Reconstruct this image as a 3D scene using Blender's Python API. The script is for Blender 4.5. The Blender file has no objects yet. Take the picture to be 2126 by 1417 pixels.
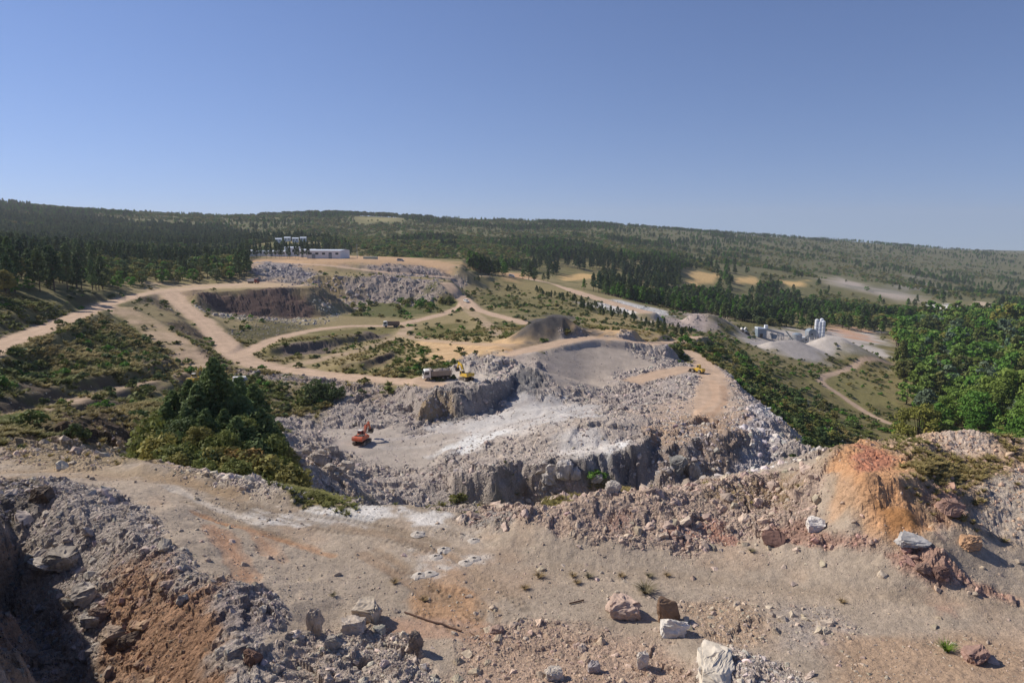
import bpy, bmesh, math, random
import numpy as np
from mathutils import Vector, Matrix

rng = np.random.default_rng(7)
random.seed(7)
scene = bpy.context.scene
col = scene.collection
R = math.radians

# ------------------------------------------------------------------ camera
FPX = 1417.0                     # focal length in photo pixels (24 mm on full frame)
CU, CV = 1063.0, 708.5
PITCH = math.atan((CV - 480.0) / FPX)
CAMZ = 50.0                      # eye height of the viewpoint above the datum
camd = bpy.data.cameras.new('camera')
camd.sensor_width = 36.0
camd.lens = 24.0
camd.clip_start = 0.5
camd.clip_end = 30000.0
cam = bpy.data.objects.new('camera', camd)
cam.location = (0, 0, CAMZ)
cam.rotation_euler = (math.pi / 2 - PITCH, 0, 0)
col.objects.link(cam)
scene.camera = cam

# ------------------------------------------------------------------ daylight
SUN_EL = R(39.0)
SUN_AZ = R(-68.0)                # measured from +Y (view direction) towards +X; sun stands back left
sun_dir = Vector((math.sin(SUN_AZ) * math.cos(SUN_EL), math.cos(SUN_AZ) * math.cos(SUN_EL), math.sin(SUN_EL)))
world = bpy.data.worlds.new('World')
scene.world = world
world.use_nodes = True
nt = world.node_tree
for n in list(nt.nodes):
    nt.nodes.remove(n)
sky = nt.nodes.new('ShaderNodeTexSky')
sky.sky_type = 'NISHITA'
sky.sun_disc = False
sky.sun_elevation = SUN_EL
sky.sun_rotation = SUN_AZ
sky.altitude = 400.0
sky.air_density = 1.0
sky.dust_density = 0.0
sky.ozone_density = 4.0
bg = nt.nodes.new('ShaderNodeBackground')
bg.inputs['Strength'].default_value = 0.086
wo = nt.nodes.new('ShaderNodeOutputWorld')
# the clear band just above the ridge is already deep blue here: sample the sky a little higher than the sight line, everywhere alike
tcw = nt.nodes.new('ShaderNodeTexCoord')
mpw = nt.nodes.new('ShaderNodeVectorMath'); mpw.operation = 'MULTIPLY_ADD'
mpw.inputs[1].default_value = (1, 1, 0.9); mpw.inputs[2].default_value = (0, 0, 0.085)
nmw = nt.nodes.new('ShaderNodeVectorMath'); nmw.operation = 'NORMALIZE'
tnw = nt.nodes.new('ShaderNodeVectorMath'); tnw.operation = 'MULTIPLY'
tnw.inputs[1].default_value = (1.02, 0.955, 1.12)
nt.links.new(tcw.outputs['Generated'], mpw.inputs[0])
nt.links.new(mpw.outputs[0], nmw.inputs[0])
nt.links.new(nmw.outputs[0], sky.inputs['Vector'])
nt.links.new(sky.outputs[0], tnw.inputs[0])
nt.links.new(tnw.outputs[0], bg.inputs[0])
nt.links.new(bg.outputs[0], wo.inputs[0])

sd = bpy.data.lights.new('sun', 'SUN')
sd.energy = 4.7
sd.angle = R(0.53)
sd.color = (1.0, 0.93, 0.82)
so = bpy.data.objects.new('sun', sd)
so.rotation_euler = sun_dir.to_track_quat('Z', 'Y').to_euler()
so.location = (-300, 150, 300)
col.objects.link(so)

vs = scene.view_settings
vs.view_transform = 'Standard'
vs.look = 'None'
vs.exposure = 0.12
vs.gamma = 1.0
vs.use_curve_mapping = False
scene.cycles.max_bounces = 6
scene.cycles.diffuse_bounces = 3
scene.cycles.transparent_max_bounces = 8

# ------------------------------------------------------------------ helpers: survey
CP, SP = math.cos(PITCH), math.sin(PITCH)

def ray(u, v):
    """direction of the sight line to a surveyed mark: (X, Y, Z) per unit"""
    a = (u - CU) / FPX
    b = (CV - v) / FPX
    return a, CP + b * SP, b * CP - SP

def mark_d(u, v, D):
    """world point of a mark at forward distance D"""
    x, y, z = ray(u, v)
    t = D / y
    return np.array((x * t, D, z * t + CAMZ))

def mark_z(u, v, z):
    """world point of a mark at height z below/above the eye"""
    x, y, dz = ray(u, v)
    t = z / dz
    return np.array((x * t, y * t, z + CAMZ))

def th_r(p):
    return math.atan2(p[0], p[1]), math.hypot(p[0], p[1])

# ------------------------------------------------------------------ terrain grid (fan of rings; dense where the ground is near)
def seg(a, b, n):
    return np.geomspace(a, b, n, endpoint=False)
RR = np.concatenate([seg(4, 14, 50), seg(14, 60, 330), seg(60, 240, 340), seg(240, 800, 230), seg(800, 9000, 130), [9000.0]])
TH = np.radians(np.concatenate([np.arange(-75, -43, 0.8), np.arange(-43, 43, 0.13), np.arange(43, 75.1, 0.8)]))
LR = np.log(RR)
NR, NT = len(RR), len(TH)
GX = RR[:, None] * np.sin(TH)[None, :]
GY = RR[:, None] * np.cos(TH)[None, :]

def tps_fit(pts, scale=(1.0, 1.0), lam=1e-4):
    P = np.array([[th_r(p)[0] * scale[0], math.log(th_r(p)[1]) * scale[1]] for p in pts])
    z = np.array([p[2] for p in pts])
    d2 = ((P[:, None] - P[None]) ** 2).sum(-1)
    K = np.where(d2 > 0, 0.5 * d2 * np.log(d2 + 1e-20), 0) + lam * np.eye(len(P))
    A = np.hstack([np.ones((len(P), 1)), P])
    M = np.block([[K, A], [A.T, np.zeros((3, 3))]])
    w = np.linalg.solve(M, np.concatenate([z, np.zeros(3)]))
    return P, w, scale

def tps_grid(fit):
    """evaluate on a coarse sub-grid, then upsample"""
    P, w, scale = fit
    li = np.linspace(LR[0], LR[-1], 260)
    ti = np.linspace(TH[0], TH[-1], 200)
    T, L = np.meshgrid(ti * scale[0], li * scale[1])
    out = w[-3] + w[-2] * T + w[-1] * L
    for k in range(len(P)):
        d2 = (T - P[k, 0]) ** 2 + (L - P[k, 1]) ** 2
        out += w[k] * 0.5 * d2 * np.log(d2 + 1e-20)
    return bil(out, li, ti, np.broadcast_to(LR[:, None], (NR, NT)), np.broadcast_to(TH[None], (NR, NT)))

def bil(A, ai, bi, a, b):
    i = np.clip(np.searchsorted(ai, a) - 1, 0, len(ai) - 2)
    j = np.clip(np.searchsorted(bi, b) - 1, 0, len(bi) - 2)
    fa = np.clip((a - ai[i]) / (ai[i + 1] - ai[i]), 0, 1)
    fb = np.clip((b - bi[j]) / (bi[j + 1] - bi[j]), 0, 1)
    return (A[i, j] * (1 - fa) * (1 - fb) + A[i + 1, j] * fa * (1 - fb) + A[i, j + 1] * (1 - fa) * fb + A[i + 1, j + 1] * fa * fb)

def sample(A, x, y):
    x = np.asarray(x, float); y = np.asarray(y, float)
    return bil(A, LR, TH, np.log(np.hypot(x, y)), np.arctan2(x, y))

# value noise on world coordinates
_perm = rng.random((256, 256))
def vnoise(x, y):
    xi = np.floor(x).astype(int); yi = np.floor(y).astype(int)
    fx = x - xi; fy = y - yi
    fx = fx * fx * (3 - 2 * fx); fy = fy * fy * (3 - 2 * fy)
    a = _perm[xi & 255, yi & 255]; b = _perm[(xi + 1) & 255, yi & 255]
    c = _perm[xi & 255, (yi + 1) & 255]; d = _perm[(xi + 1) & 255, (yi + 1) & 255]
    return (a * (1 - fx) + b * fx) * (1 - fy) + (c * (1 - fx) + d * fx) * fy
def fbm(x, y, size, octv=4, gain=0.5, seed=0.0):
    s = 0; amp = 1; tot = 0; f = 1.0 / size
    for o in range(octv):
        s = s + amp * (vnoise(x * f + 17.3 * o + seed * 7.1, y * f - 9.7 * o + seed * 3.3) * 2 - 1)
        tot += amp; amp *= gain; f *= 2.03
    return s / tot

def dist_poly(X, Y, poly):
    """signed distance to polygon (negative inside)"""
    poly = np.asarray(poly, float)[:, :2]
    d = np.full(X.shape, 1e18); ins = np.zeros(X.shape, bool)
    n = len(poly)
    for i in range(n):
        x0, y0 = poly[i]; x1, y1 = poly[(i + 1) % n]
        ex, ey = x1 - x0, y1 - y0
        L = ex * ex + ey * ey + 1e-12
        t = np.clip(((X - x0) * ex + (Y - y0) * ey) / L, 0, 1)
        d = np.minimum(d, (X - x0 - t * ex) ** 2 + (Y - y0 - t * ey) ** 2)
        if abs(ey) > 1e-9:
            c = (y0 > Y) != (y1 > Y)
            ins ^= c & (X < ex * (Y - y0) / ey + x0)
    d = np.sqrt(d)
    return np.where(ins, -d, d)

def dist_line(X, Y, line, vals=None):
    """distance to a polyline, and interpolated value along it"""
    line = np.asarray(line, float)
    d = np.full(X.shape, 1e18); val = np.zeros(X.shape); S = np.zeros(X.shape)
    acc = 0.0
    for i in range(len(line) - 1):
        x0, y0 = line[i][:2]; x1, y1 = line[i + 1][:2]
        ex, ey = x1 - x0, y1 - y0
        L = ex * ex + ey * ey + 1e-12
        t = np.clip(((X - x0) * ex + (Y - y0) * ey) / L, 0, 1)
        q = (X - x0 - t * ex) ** 2 + (Y - y0 - t * ey) ** 2
        m = q < d
        d = np.where(m, q, d)
        if vals is not None:
            val = np.where(m, vals[i] * (1 - t) + vals[i + 1] * t, val)
        S = np.where(m, acc + t * math.sqrt(L), S)
        acc += math.sqrt(L)
    return np.sqrt(d), val, S

def sstep(a, b, x):
    t = np.clip((x - a) / (b - a), 0, 1)
    return t * t * (3 - 2 * t)

def window(pts, margin):
    """ring/column slices of the grid that hold the points plus a margin in metres"""
    pts = np.asarray(pts, float)
    r = np.hypot(pts[:, 0], pts[:, 1]); t = np.arctan2(pts[:, 0], pts[:, 1])
    r0, r1 = max(r.min() - margin, RR[0]), r.max() + margin
    dt = margin / max(r.min() - margin, 5.0)
    i0, i1 = np.searchsorted(RR, r0), min(np.searchsorted(RR, r1) + 1, NR)
    j0, j1 = np.searchsorted(TH, t.min() - dt), min(np.searchsorted(TH, t.max() + dt) + 1, NT)
    return slice(i0, i1), slice(j0, j1)

def smax(a, b, k):
    h = np.clip(0.5 + 0.5 * (a - b) / k, 0, 1)
    return b * (1 - h) + a * h + k * h * (1 - h)

# ------------------------------------------------------------------ terrain: the lower land (pit, valley, hills)
LOW = []
def D_(u, v, D): LOW.append(mark_d(u, v, D))
def Z_(u, v, z): LOW.append(mark_z(u, v, z))
# skyline ridge and the land behind it
SKY = [(-350, 408, 2500), (0, 430, 2400), (250, 442, 2200), (500, 452, 1900), (700, 446, 1900), (900, 456, 2000), (1063, 460, 2100), (1250, 467, 2200),
       (1400, 477, 2400), (1600, 492, 2600), (1800, 505, 2800), (2000, 519, 3300), (2126, 526, 3600), (2550, 535, 4000)]
for u, v, D in SKY:
    D_(u, v, D)
    p = mark_d(u, v, D)
    LOW.append(np.array((p[0] * 1.7, p[1] * 1.7, p[2] - 60)))
    LOW.append(np.array((p[0] * 2.6, p[1] * 2.6, p[2] - 160)))
# left hill side under the pines
for a in [(-350, 500, 500), (-350, 600, 180), (-350, 750, 90), (0, 475, 1000), (0, 525, 430), (0, 570, 260), (0, 625, 185), (110, 604, 235),
          (300, 560, 430), (300, 505, 850), (500, 505, 900), (700, 500, 950), (520, 555, 560),
          (900, 520, 850), (1063, 520, 1000), (1063, 488, 1500), (1300, 545, 900), (1300, 505, 1500), (1500, 565, 1000), (1500, 522, 1600),
          (1700, 585, 1000), (1700, 535, 1800), (1900, 605, 1100), (1900, 552, 2000), (2100, 610, 1300), (2100, 562, 2200), (2450, 640, 900), (2500, 590, 1800)]:
    D_(*a)
# terraces and roads in the middle distance
for a in [(350, 600, -28.5), (280, 612, -28), (200, 640, -26.5), (100, 680, -24.5), (0, 715, -22.5), (0, 780, -24), (120, 740, -26), (250, 660, -29),
          (300, 720, -33), (200, 790, -30), (400, 745, -37.5), (420, 662, -34), (460, 702, -37.5), (500, 740, -39), (440, 620, -33),
          (0, 868, -24.5), (200, 820, -30.5), (400, 775, -37.5), (150, 895, -21), (300, 900, -23), (250, 850, -26.5), (450, 850, -30), (-300, 860, -20),
          (560, 665, -39), (700, 655, -39.5), (640, 690, -40), (815, 675, -40.5), (760, 725, -40), (600, 750, -39.5), (700, 780, -39), (870, 650, -40.5),
          (960, 640, -40), (880, 625, -39.5), (700, 625, -39.5), (1000, 660, -39), (950, 600, -36), (1000, 590, -36.5), (900, 700, -38.5),
          (800, 790, -37), (870, 740, -35.5), (980, 725, -34), (1070, 725, -32), (1215, 700, -31.5), (1090, 690, -33), (1010, 690, -36),
          (930, 560, -27), (1000, 560, -30), (700, 545, -20.5), (620, 540, -20), (560, 545, -20.5), (850, 545, -21.5), (960, 552, -24)]:
    Z_(*a)
for a in [(1062, 575, 560), (1130, 585, 530), (1200, 605, 490), (1270, 628, 450), (1350, 660, 400), (1130, 620, 430), (1060, 630, 400), (1200, 660, 330),
          (1300, 680, 300), (1400, 700, 260), (1250, 690, 235), (1460, 680, 420), (1400, 640, 560), (1500, 620, 750), (1400, 600, 720), (1200, 560, 800),
          (1620, 640, 720), (1750, 640, 800), (1550, 690, 430), (1650, 720, 420), (1800, 722, 430), (1700, 700, 450), (1850, 680, 560), (1900, 640, 850),
          (1450, 720, 258), (1520, 745, 262), (1600, 800, 275), (1500, 790, 205), (1700, 780, 320), (1750, 870, 245), (1650, 860, 200), (1720, 920, 190), (1800, 960, 190),
          (1900, 810, 335), (2000, 880, 270), (2126, 870, 240), (2126, 760, 380), (2000, 730, 470), (2126, 680, 560), (2400, 760, 300), (2450, 950, 150), (2000, 655, 700)]:
    D_(*a)
# pit floor
for a in [(560, 800, -36), (600, 850, -38), (620, 900, -38.5), (700, 860, -38.5), (750, 915, -38.5), (850, 890, -38.5), (900, 950, -38.5), (700, 960, -38), (780, 830, -38),
          (900, 880, -38.5), (1000, 900, -37.5), (1000, 960, -37), (1100, 830, -38), (1200, 860, -36), (1200, 930, -35), (1300, 850, -35.5), (1400, 850, -35), (1300, 920, -34.5),
          (1400, 800, -36), (1500, 800, -36), (1450, 765, -36.5), (1500, 860, -34.5), (1580, 860, -34.5), (1450, 920, -36), (1560, 930, -36),
          (1250, 1010, -40), (1050, 1020, -40), (850, 1010, -39.5), (1450, 1005, -40), (1640, 965, -41), (1000, 1200, -40), (500, 1100, -32), (1500, 1150, -42), (300, 1050, -25), (700, 1150, -38),
          (1780, 1000, -55), (1900, 1100, -55), (1000, 810, -37.5), (1330, 775, -37.6), (1200, 797, -38.3), (1270, 795, -38), (1150, 800, -38.3)]:
    Z_(*a)
for r_ in (4.0, 14.0, 32.0):
    for t_ in range(-75, 76, 25):
        LOW.append(np.array((r_ * math.sin(R(t_)), r_ * math.cos(R(t_)), CAMZ - 36.0)))
H = tps_grid(tps_fit(LOW, lam=2e-4))

# ------------------------------------------------------------------ stamps: dumps, stockpiles, benches, cuts, roads
def P(u, v):
    """ground point on the sight line to a surveyed mark"""
    x, y, z = ray(u, v)
    t = math.atan2(x, y); s = z / math.hypot(x, y)
    j = int(np.clip(np.searchsorted(TH, t) - 1, 0, NT - 2)); f = (t - TH[j]) / (TH[j + 1] - TH[j])
    c = H[:, j] * (1 - f) + H[:, j + 1] * f - CAMZ - s * RR
    k = np.nonzero(c[20:] >= 0)[0]
    if len(k) == 0:
        r = 3000.0
    else:
        k = max(k[0] + 20, 1)
        g = c[k - 1] / (c[k - 1] - c[k]) if c[k] != c[k - 1] and c[k - 1] < 0 else 0
        r = RR[k - 1] + np.clip(g, 0, 1) * (RR[k] - RR[k - 1])
    return np.array((r * math.sin(t), r * math.cos(t), s * r + CAMZ))

def PP(pts): return [P(*p) for p in pts]
def ZZ(pts): return [mark_z(*p) for p in pts]
def DD(pts): return [mark_d(*p) for p in pts]

def plane_of(pts):
    pts = np.asarray(pts, float)
    A = np.c_[pts[:, :2], np.ones(len(pts))]
    return np.linalg.lstsq(A, pts[:, 2], rcond=None)[0]

def plateau(pts, slope, k=0.6, rough=0.0, rsize=4.0, seed=0, flat=False):
    pts = np.asarray(pts, float)
    c = plane_of(pts) if not flat else np.array((0, 0, pts[:, 2].mean()))
    I, J = window(pts, 40.0)
    X, Y = GX[I, J], GY[I, J]
    d = dist_poly(X, Y, pts)
    if rough:
        d = d + rough * fbm(X, Y, rsize, 4, 0.55, seed)
    zt = np.clip(c[0] * X + c[1] * Y + c[2], pts[:, 2].min(), pts[:, 2].max()) - slope * np.maximum(d, 0)
    H[I, J] = smax(zt, H[I, J], k)

def ridge(pts, slope, k=0.5, rough=0.0, rsize=3.0, seed=0, crown=0.0):
    pts = np.asarray(pts, float)
    if len(pts) == 1:
        pts = np.vstack([pts, pts + (0.1, 0, 0)])
    I, J = window(pts, 40.0)
    X, Y = GX[I, J], GY[I, J]
    d, z, s = dist_line(X, Y, pts, pts[:, 2])
    if rough:
        d = np.abs(d + rough * fbm(X, Y, rsize, 4, 0.55, seed))
    H[I, J] = smax(z - slope * (np.sqrt(d * d + crown * crown) - crown), H[I, J], k)

def cut(pts, slope, k=0.5, rough=0.0, rsize=4.0, seed=0, flat=True):
    pts = np.asarray(pts, float)
    c = plane_of(pts) if not flat else np.array((0, 0, pts[:, 2].mean()))
    I, J = window(pts, 25.0)
    X, Y = GX[I, J], GY[I, J]
    d = dist_poly(X, Y, pts)
    if rough:
        d = d + rough * fbm(X, Y, rsize, 4, 0.55, seed)
    zt = np.clip(c[0] * X + c[1] * Y + c[2], pts[:, 2].min(), pts[:, 2].max()) + slope * np.maximum(d, 0)
    H[I, J] = -smax(-zt, -H[I, J], k)

def chaikin(pts, n=2):
    pts = np.asarray(pts, float)
    for _ in range(n):
        q = 0.75 * pts[:-1] + 0.25 * pts[1:]; r = 0.25 * pts[:-1] + 0.75 * pts[1:]
        pts = np.vstack([pts[:1], np.stack([q, r], 1).reshape(-1, pts.shape[1]), pts[-1:]])
    return pts

ROADS = []
def road(marks, width, shoulder=4.0, level=True, tint='road', lift=0.0):
    pts = chaikin(PP(marks), 2)
    pts[:, 2] += lift
    if level:
        z = pts[:, 2].copy()
        for _ in range(3):
            z[1:-1] = (z[:-2] + 2 * z[1:-1] + z[2:]) / 4
        I, J = window(pts, width + shoulder)
        X, Y = GX[I, J], GY[I, J]
        d, zz, s = dist_line(X, Y, pts, z)
        w = 1 - sstep(width / 2, width / 2 + shoulder, d)
        H[I, J] = H[I, J] * (1 - w) + zz * w
    ROADS.append((pts, width, tint))

# --- spoil dumps around the upper terraces
plateau(DD([(690, 548, 470), (800, 546, 480), (900, 550, 475), (955, 556, 462), (960, 550, 520), (800, 538, 560), (690, 540, 545)]), 0.75, rough=2.0, rsize=9)
plateau(DD([(528, 546, 465), (600, 547, 462), (655, 551, 458), (690, 545, 500), (640, 538, 560), (528, 540, 530)]), 0.75, rough=2.0, rsize=9)
plateau(DD([(648, 574, 408), (700, 573, 410), (800, 575, 408), (880, 580, 402), (925, 590, 392), (935, 583, 412), (850, 570, 440), (680, 564, 440)]), 0.72, rough=2.2, rsize=8)
plateau(ZZ([(392, 612, -27.6), (450, 604, -27.4), (560, 600, -27.2), (640, 597, -27.0), (662, 593, -27), (640, 589, -27.3), (520, 585, -28), (330, 594, -28.4), (330, 604, -28.4)]), 0.75, rough=1.2, rsize=7)
plateau(DD([(520, 541, 545), (640, 537, 560), (800, 536, 565), (960, 546, 530), (960, 540, 600), (800, 529, 640), (640, 527, 650), (520, 529, 640)]), 0.5, k=0.8)
ridge(DD([(580, 496, 840), (612, 493, 848), (645, 496, 840)]), 0.14, k=2.0)   # knoll with the houses
# --- loop embankments (dark cut faces)
plateau(ZZ([(560, 722, -37.2), (640, 708, -37.6), (720, 698, -38.2), (775, 690, -38.5), (740, 682, -39.2), (650, 690, -39.4), (590, 703, -38.8), (540, 722, -38.4)]), 0.9, rough=0.8, rsize=5)
plateau(ZZ([(725, 756, -35.8), (770, 744, -35.8), (808, 733, -35.6), (818, 722, -36.8), (760, 732, -38), (650, 762, -38.3), (690, 768, -37.5)]), 0.9, rough=0.8, rsize=5)
# --- sorted grey fill slope and the dark stockpile on it
plateau(ZZ([(1112, 727, -31.0), (1160, 713, -30.8), (1214, 698, -30.5), (1262, 694, -30.5), (1310, 700, -31.5), (1330, 690, -31.5), (1240, 682, -30.8), (1060, 712, -31.6), (1000, 735, -33.5), (1060, 735, -32.2)]), 0.52, k=0.8)
ridge(DD([(1108, 668, 203), (1140, 656, 206), (1172, 656, 207), (1190, 668, 206)]), 0.62, rough=0.8, rsize=6)
# --- white and grey heaps beyond
ridge(DD([(1235, 634, 420), (1310, 637, 408), (1352, 646, 398)]), 0.65, rough=1.0, rsize=7)
ridge(DD([(1440, 650, 425), (1470, 649, 425), (1490, 654, 428)]), 0.6, rough=0.6, rsize=8)
ridge(DD([(1650, 704, 395), (1600, 708, 392)]), 0.42)
ridge(DD([(1715, 697, 405), (1745, 699, 403)]), 0.5)
# --- loading bench with its broken wall
plateau(ZZ([(884, 838, -35.2), (905, 806, -33.6), (950, 808, -33.4), (1000, 800, -33.3), (1045, 786, -33.2), (1075, 770, -33.2), (1118, 772, -33.2), (1122, 745, -33.0), (1000, 742, -33.5),
            (900, 765, -34.6), (860, 795, -35.4), (800, 798, -36.2), (850, 812, -36)]), 1.9, k=0.3, rough=2.4, rsize=7, seed=3)
ridge(ZZ([(960, 752, -31.8), (1000, 745, -31.2), (1060, 752, -31.6), (1100, 762, -32.2)]), 0.35, rough=1.2, rsize=6)
# deep trench in front of the platform
def W(u, D, z): return (np.array(((u - CU) / FPX * D / CP, D, CAMZ + z)))
cut([W(1040, 62, -40.5), W(1040, 97, -40.5), W(1120, 100, -40.8), W(1210, 101.5, -41), W(1345, 102, -41), W(1385, 98, -40.8), W(1500, 95, -40.5), W(1600, 95, -41), W(1720, 98, -41.5), W(1730, 62, -41.5)], 1.5, k=0.6, rough=1.0)
# --- broken rock platform at the front of the pit
plateau(ZZ([(952, 985, -37.4), (1060, 972, -36.4), (1150, 960, -35.2), (1210, 948, -34.6), (1265, 936, -33.8), (1325, 922, -33.6), (1360, 905, -34.0), (1310, 860, -35), (1150, 870, -36), (1000, 900, -37.5)]),
        1.9, k=0.3, rough=2.4, rsize=6, seed=5)
plateau(ZZ([(1382, 912, -33.6), (1420, 918, -33.8), (1500, 905, -33.6), (1540, 890, -33.4), (1600, 872, -33.6), (1560, 838, -34.4), (1480, 830, -35), (1390, 880, -34.4)]), 0.75, k=0.5, rough=2.4, rsize=7, seed=6)
ridge(ZZ([(1210, 868, -35), (1140, 846, -35.6), (1075, 850, -36.4)]), 0.4, rough=0.8, rsize=5)
# --- far bank of the platform down to the valley
plateau(ZZ([(1470, 752, -36.5), (1530, 800, -35.2), (1590, 850, -34.2), (1650, 905, -34.6), (1700, 945, -36), (1640, 940, -36.5), (1560, 880, -34), (1450, 780, -36.5)]), 0.7, k=0.6, rough=1.6, rsize=6, seed=8)
# hollows on the platform
cut(DD([(1395, 757, 170), (1440, 757, 170), (1440, 752, 176), (1395, 752, 176)]), 0.9, rough=0.6)
# --- cuts: old pit track on the left
plateau(DD([(0, 848, 91), (60, 832, 101), (170, 799, 125), (280, 768, 151), (372, 750, 181), (360, 738, 192), (250, 738, 167), (100, 775, 128), (0, 800, 110), (-80, 850, 90)]), 1.0, k=0.5, rough=0.6, rsize=6)
cut(DD([(110, 868, 98), (250, 843, 117), (360, 812, 147), (420, 797, 170), (410, 830, 140), (300, 865, 113), (180, 885, 99)]), 0.9, k=0.4, rough=0.6, flat=False)
# bank above the left road
plateau(DD([(-60, 704, 130), (0, 690, 147), (100, 655, 192), (150, 637, 226), (215, 614, 276), (200, 603, 292), (100, 614, 252), (0, 640, 200), (-100, 660, 170)]), 0.8, k=0.5, rough=0.8, rsize=6)
# spoil heaps left below the track
ridge(ZZ([(130, 872, -19.6), (170, 866, -20.4), (230, 858, -22)]), 0.5, rough=1.0, rsize=4)

# --- roads
road([(-60, 745), (0, 717), (100, 678), (200, 640), (280, 613), (350, 602), (450, 594), (560, 584)], 8, 4)
road([(352, 605), (375, 632), (415, 662), (455, 700), (488, 737), (530, 757), (600, 769), (700, 780), (800, 789), (900, 797)], 8.0, 4)
road([(505, 737), (560, 706), (640, 686), (720, 676), (815, 677), (880, 662), (940, 646), (968, 630)], 6, 3)
road([(985, 640), (960, 620), (945, 605), (928, 588)], 8, 4)
road([(968, 632), (1010, 650), (1060, 662), (1095, 672)], 6, 3)
road([(965, 640), (990, 655), (1020, 680), (1035, 697)], 5, 3, tint='strip')
road([(850, 672), (838, 695), (800, 712), (700, 738), (610, 757)], 5, 3, tint='strip')
road([(838, 692), (870, 705), (960, 712), (1050, 715)], 6, 3, tint='strip')
road([(250, 640), (300, 672), (350, 705), (395, 738), (415, 762)], 9, 5, tint='strip')
road([(-50, 885), (0, 867), (100, 845), (200, 818), (300, 790), (400, 768)], 4, 2, tint='strip')
road([(1000, 572), (1060, 573), (1110, 580), (1200, 606), (1270, 630), (1340, 648)], 10, 4)
road([(1040, 738), (1110, 724), (1215, 699), (1270, 703), (1340, 708), (1400, 708), (1460, 700)], 6, 2)
road([(1360, 712), (1430, 735), (1480, 770), (1480, 810), (1470, 850)], 6, 5)
road([(1320, 790), (1390, 770), (1430, 765)], 7, 3)
road([(1850, 755), (1800, 742), (1750, 765), (1702, 783), (1705, 796), (1740, 815), (1800, 856), (1850, 880)], 4, 3, level=False)
road([(1835, 655), (1800, 668), (1830, 684)], 5, 3, level=False)
road([(520, 545), (600, 545), (700, 552), (800, 566), (930, 576)], 7, 3)

# ------------------------------------------------------------------ terrain: the upper bench the viewer overlooks
UP = ZZ([(-300, 960, -13.2), (0, 950, -13.8), (150, 960, -13.9), (300, 975, -14), (450, 1000, -14.1), (600, 1030, -14.2), (750, 1050, -14.2), (900, 1070, -14.2), (1100, 1120, -14.2),
         (1300, 1145, -14.1), (1500, 1150, -14), (1700, 1130, -14), (1900, 1180, -14), (2126, 1220, -13.9), (2400, 1250, -13.5), (400, 1100, -14.1), (600, 1180, -14.1), (900, 1200, -14.1),
         (1200, 1230, -14), (1600, 1250, -13.9), (2000, 1300, -13.7), (700, 1330, -14), (1100, 1380, -13.8), (1500, 1400, -13.6), (2000, 1410, -13.3), (300, 1417, -14.2), (600, 1500, -14), (1100, 1800, -13.5), (1600, 1700, -13.3), (2300, 1700, -13)])
UG = np.clip(tps_grid(tps_fit(UP, lam=1e-3)), CAMZ - 14.5, CAMZ - 13.0)
edge = ZZ([(-500, 915, -13.4), (-200, 925, -13.6), (0, 930, -13.8), (130, 935, -13.9), (300, 955, -14), (450, 985, -14.1), (600, 1018, -14.2), (720, 1040, -14.2), (860, 1045, -14.2), (940, 1055, -14.2),
           (1000, 1062, -14.2), (1250, 1040, -14), (1400, 1030, -13.8), (1550, 1005, -13.6), (1700, 985, -13.4), (1760, 935, -12.4), (1850, 912, -11.6), (2000, 905, -11.4), (2126, 915, -11.4), (2500, 930, -11), (3200, 1000, -11)])
poly = [e[:2] for e in edge] + [(90, -10), (-90, -10)]
d = dist_poly(GX, GY, poly)
near = GY < 130
d = np.where(near, d + 1.2 * fbm(GX, GY, 5, 4, 0.5, 11), d)
UZ = UG - np.maximum(d, 0) * 0.75 - np.maximum(d - 3, 0) * 0.25
Hs = H
H = np.where(d > 60, H, smax(UZ, H, 0.5))

# berm of dug rock along the edge
ridge(ZZ([(1010, 1082, -13.9), (1080, 1062, -13.2), (1180, 1048, -12.8), (1300, 1024, -12.6), (1420, 1014, -12.5), (1550, 992, -12.4), (1700, 966, -12.2)]), 0.42, k=0.4, rough=0.9, rsize=2.2, seed=2)
ridge(ZZ([(1100, 1085, -13.6), (1250, 1090, -13.4), (1420, 1080, -13.2), (1560, 1070, -13.1)]), 0.3, k=0.4, rough=0.8, rsize=2.5, seed=12)
# rubble line along the left edge
ridge(ZZ([(300, 960, -13.6), (430, 985, -13.7), (560, 1008, -13.7), (600, 1018, -13.7)]), 0.5, k=0.2, rough=0.4, rsize=1.5, seed=4)
# red and ochre mound on the right: steep dug face, grassy top
plateau(ZZ([(1735, 925, -10.6), (1790, 985, -10.4), (1880, 1000, -10.3), (1935, 1005, -10.6), (1960, 960, -10.8), (1930, 925, -10.8), (1850, 915, -10.7), (1770, 912, -10.8)]),
        1.15, k=1.0, rough=1.5, rsize=3.6, seed=21)
plateau(ZZ([(1925, 1012, -10.8), (2040, 1040, -11.6), (2126, 1055, -11.9), (2500, 1000, -11.4), (2500, 935, -11.0), (2126, 918, -11.0), (2000, 908, -10.9), (1900, 918, -10.9)]), 0.40, k=1.2, rough=1.2, rsize=3.0, seed=23)
ridge(ZZ([(1975, 898, -10.6), (2030, 893, -10.4), (2070, 905, -10.8)]), 0.5, k=0.3, rough=0.5, rsize=1.5)
# rubble heap on the left with its trench
ridge(ZZ([(-80, 1030, -12.2), (60, 1050, -12.2), (170, 1090, -12.4), (280, 1160, -12.6), (370, 1235, -12.6), (430, 1330, -12.7), (470, 1450, -12.8)]), 0.33, k=0.6, rough=1.1, rsize=2.6, seed=5, crown=1.6)
ridge(ZZ([(470, 1215, -13.3), (540, 1235, -13.1), (560, 1275, -13.3)]), 0.45, k=0.3, rough=0.6, rsize=1.5, seed=7)
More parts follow.
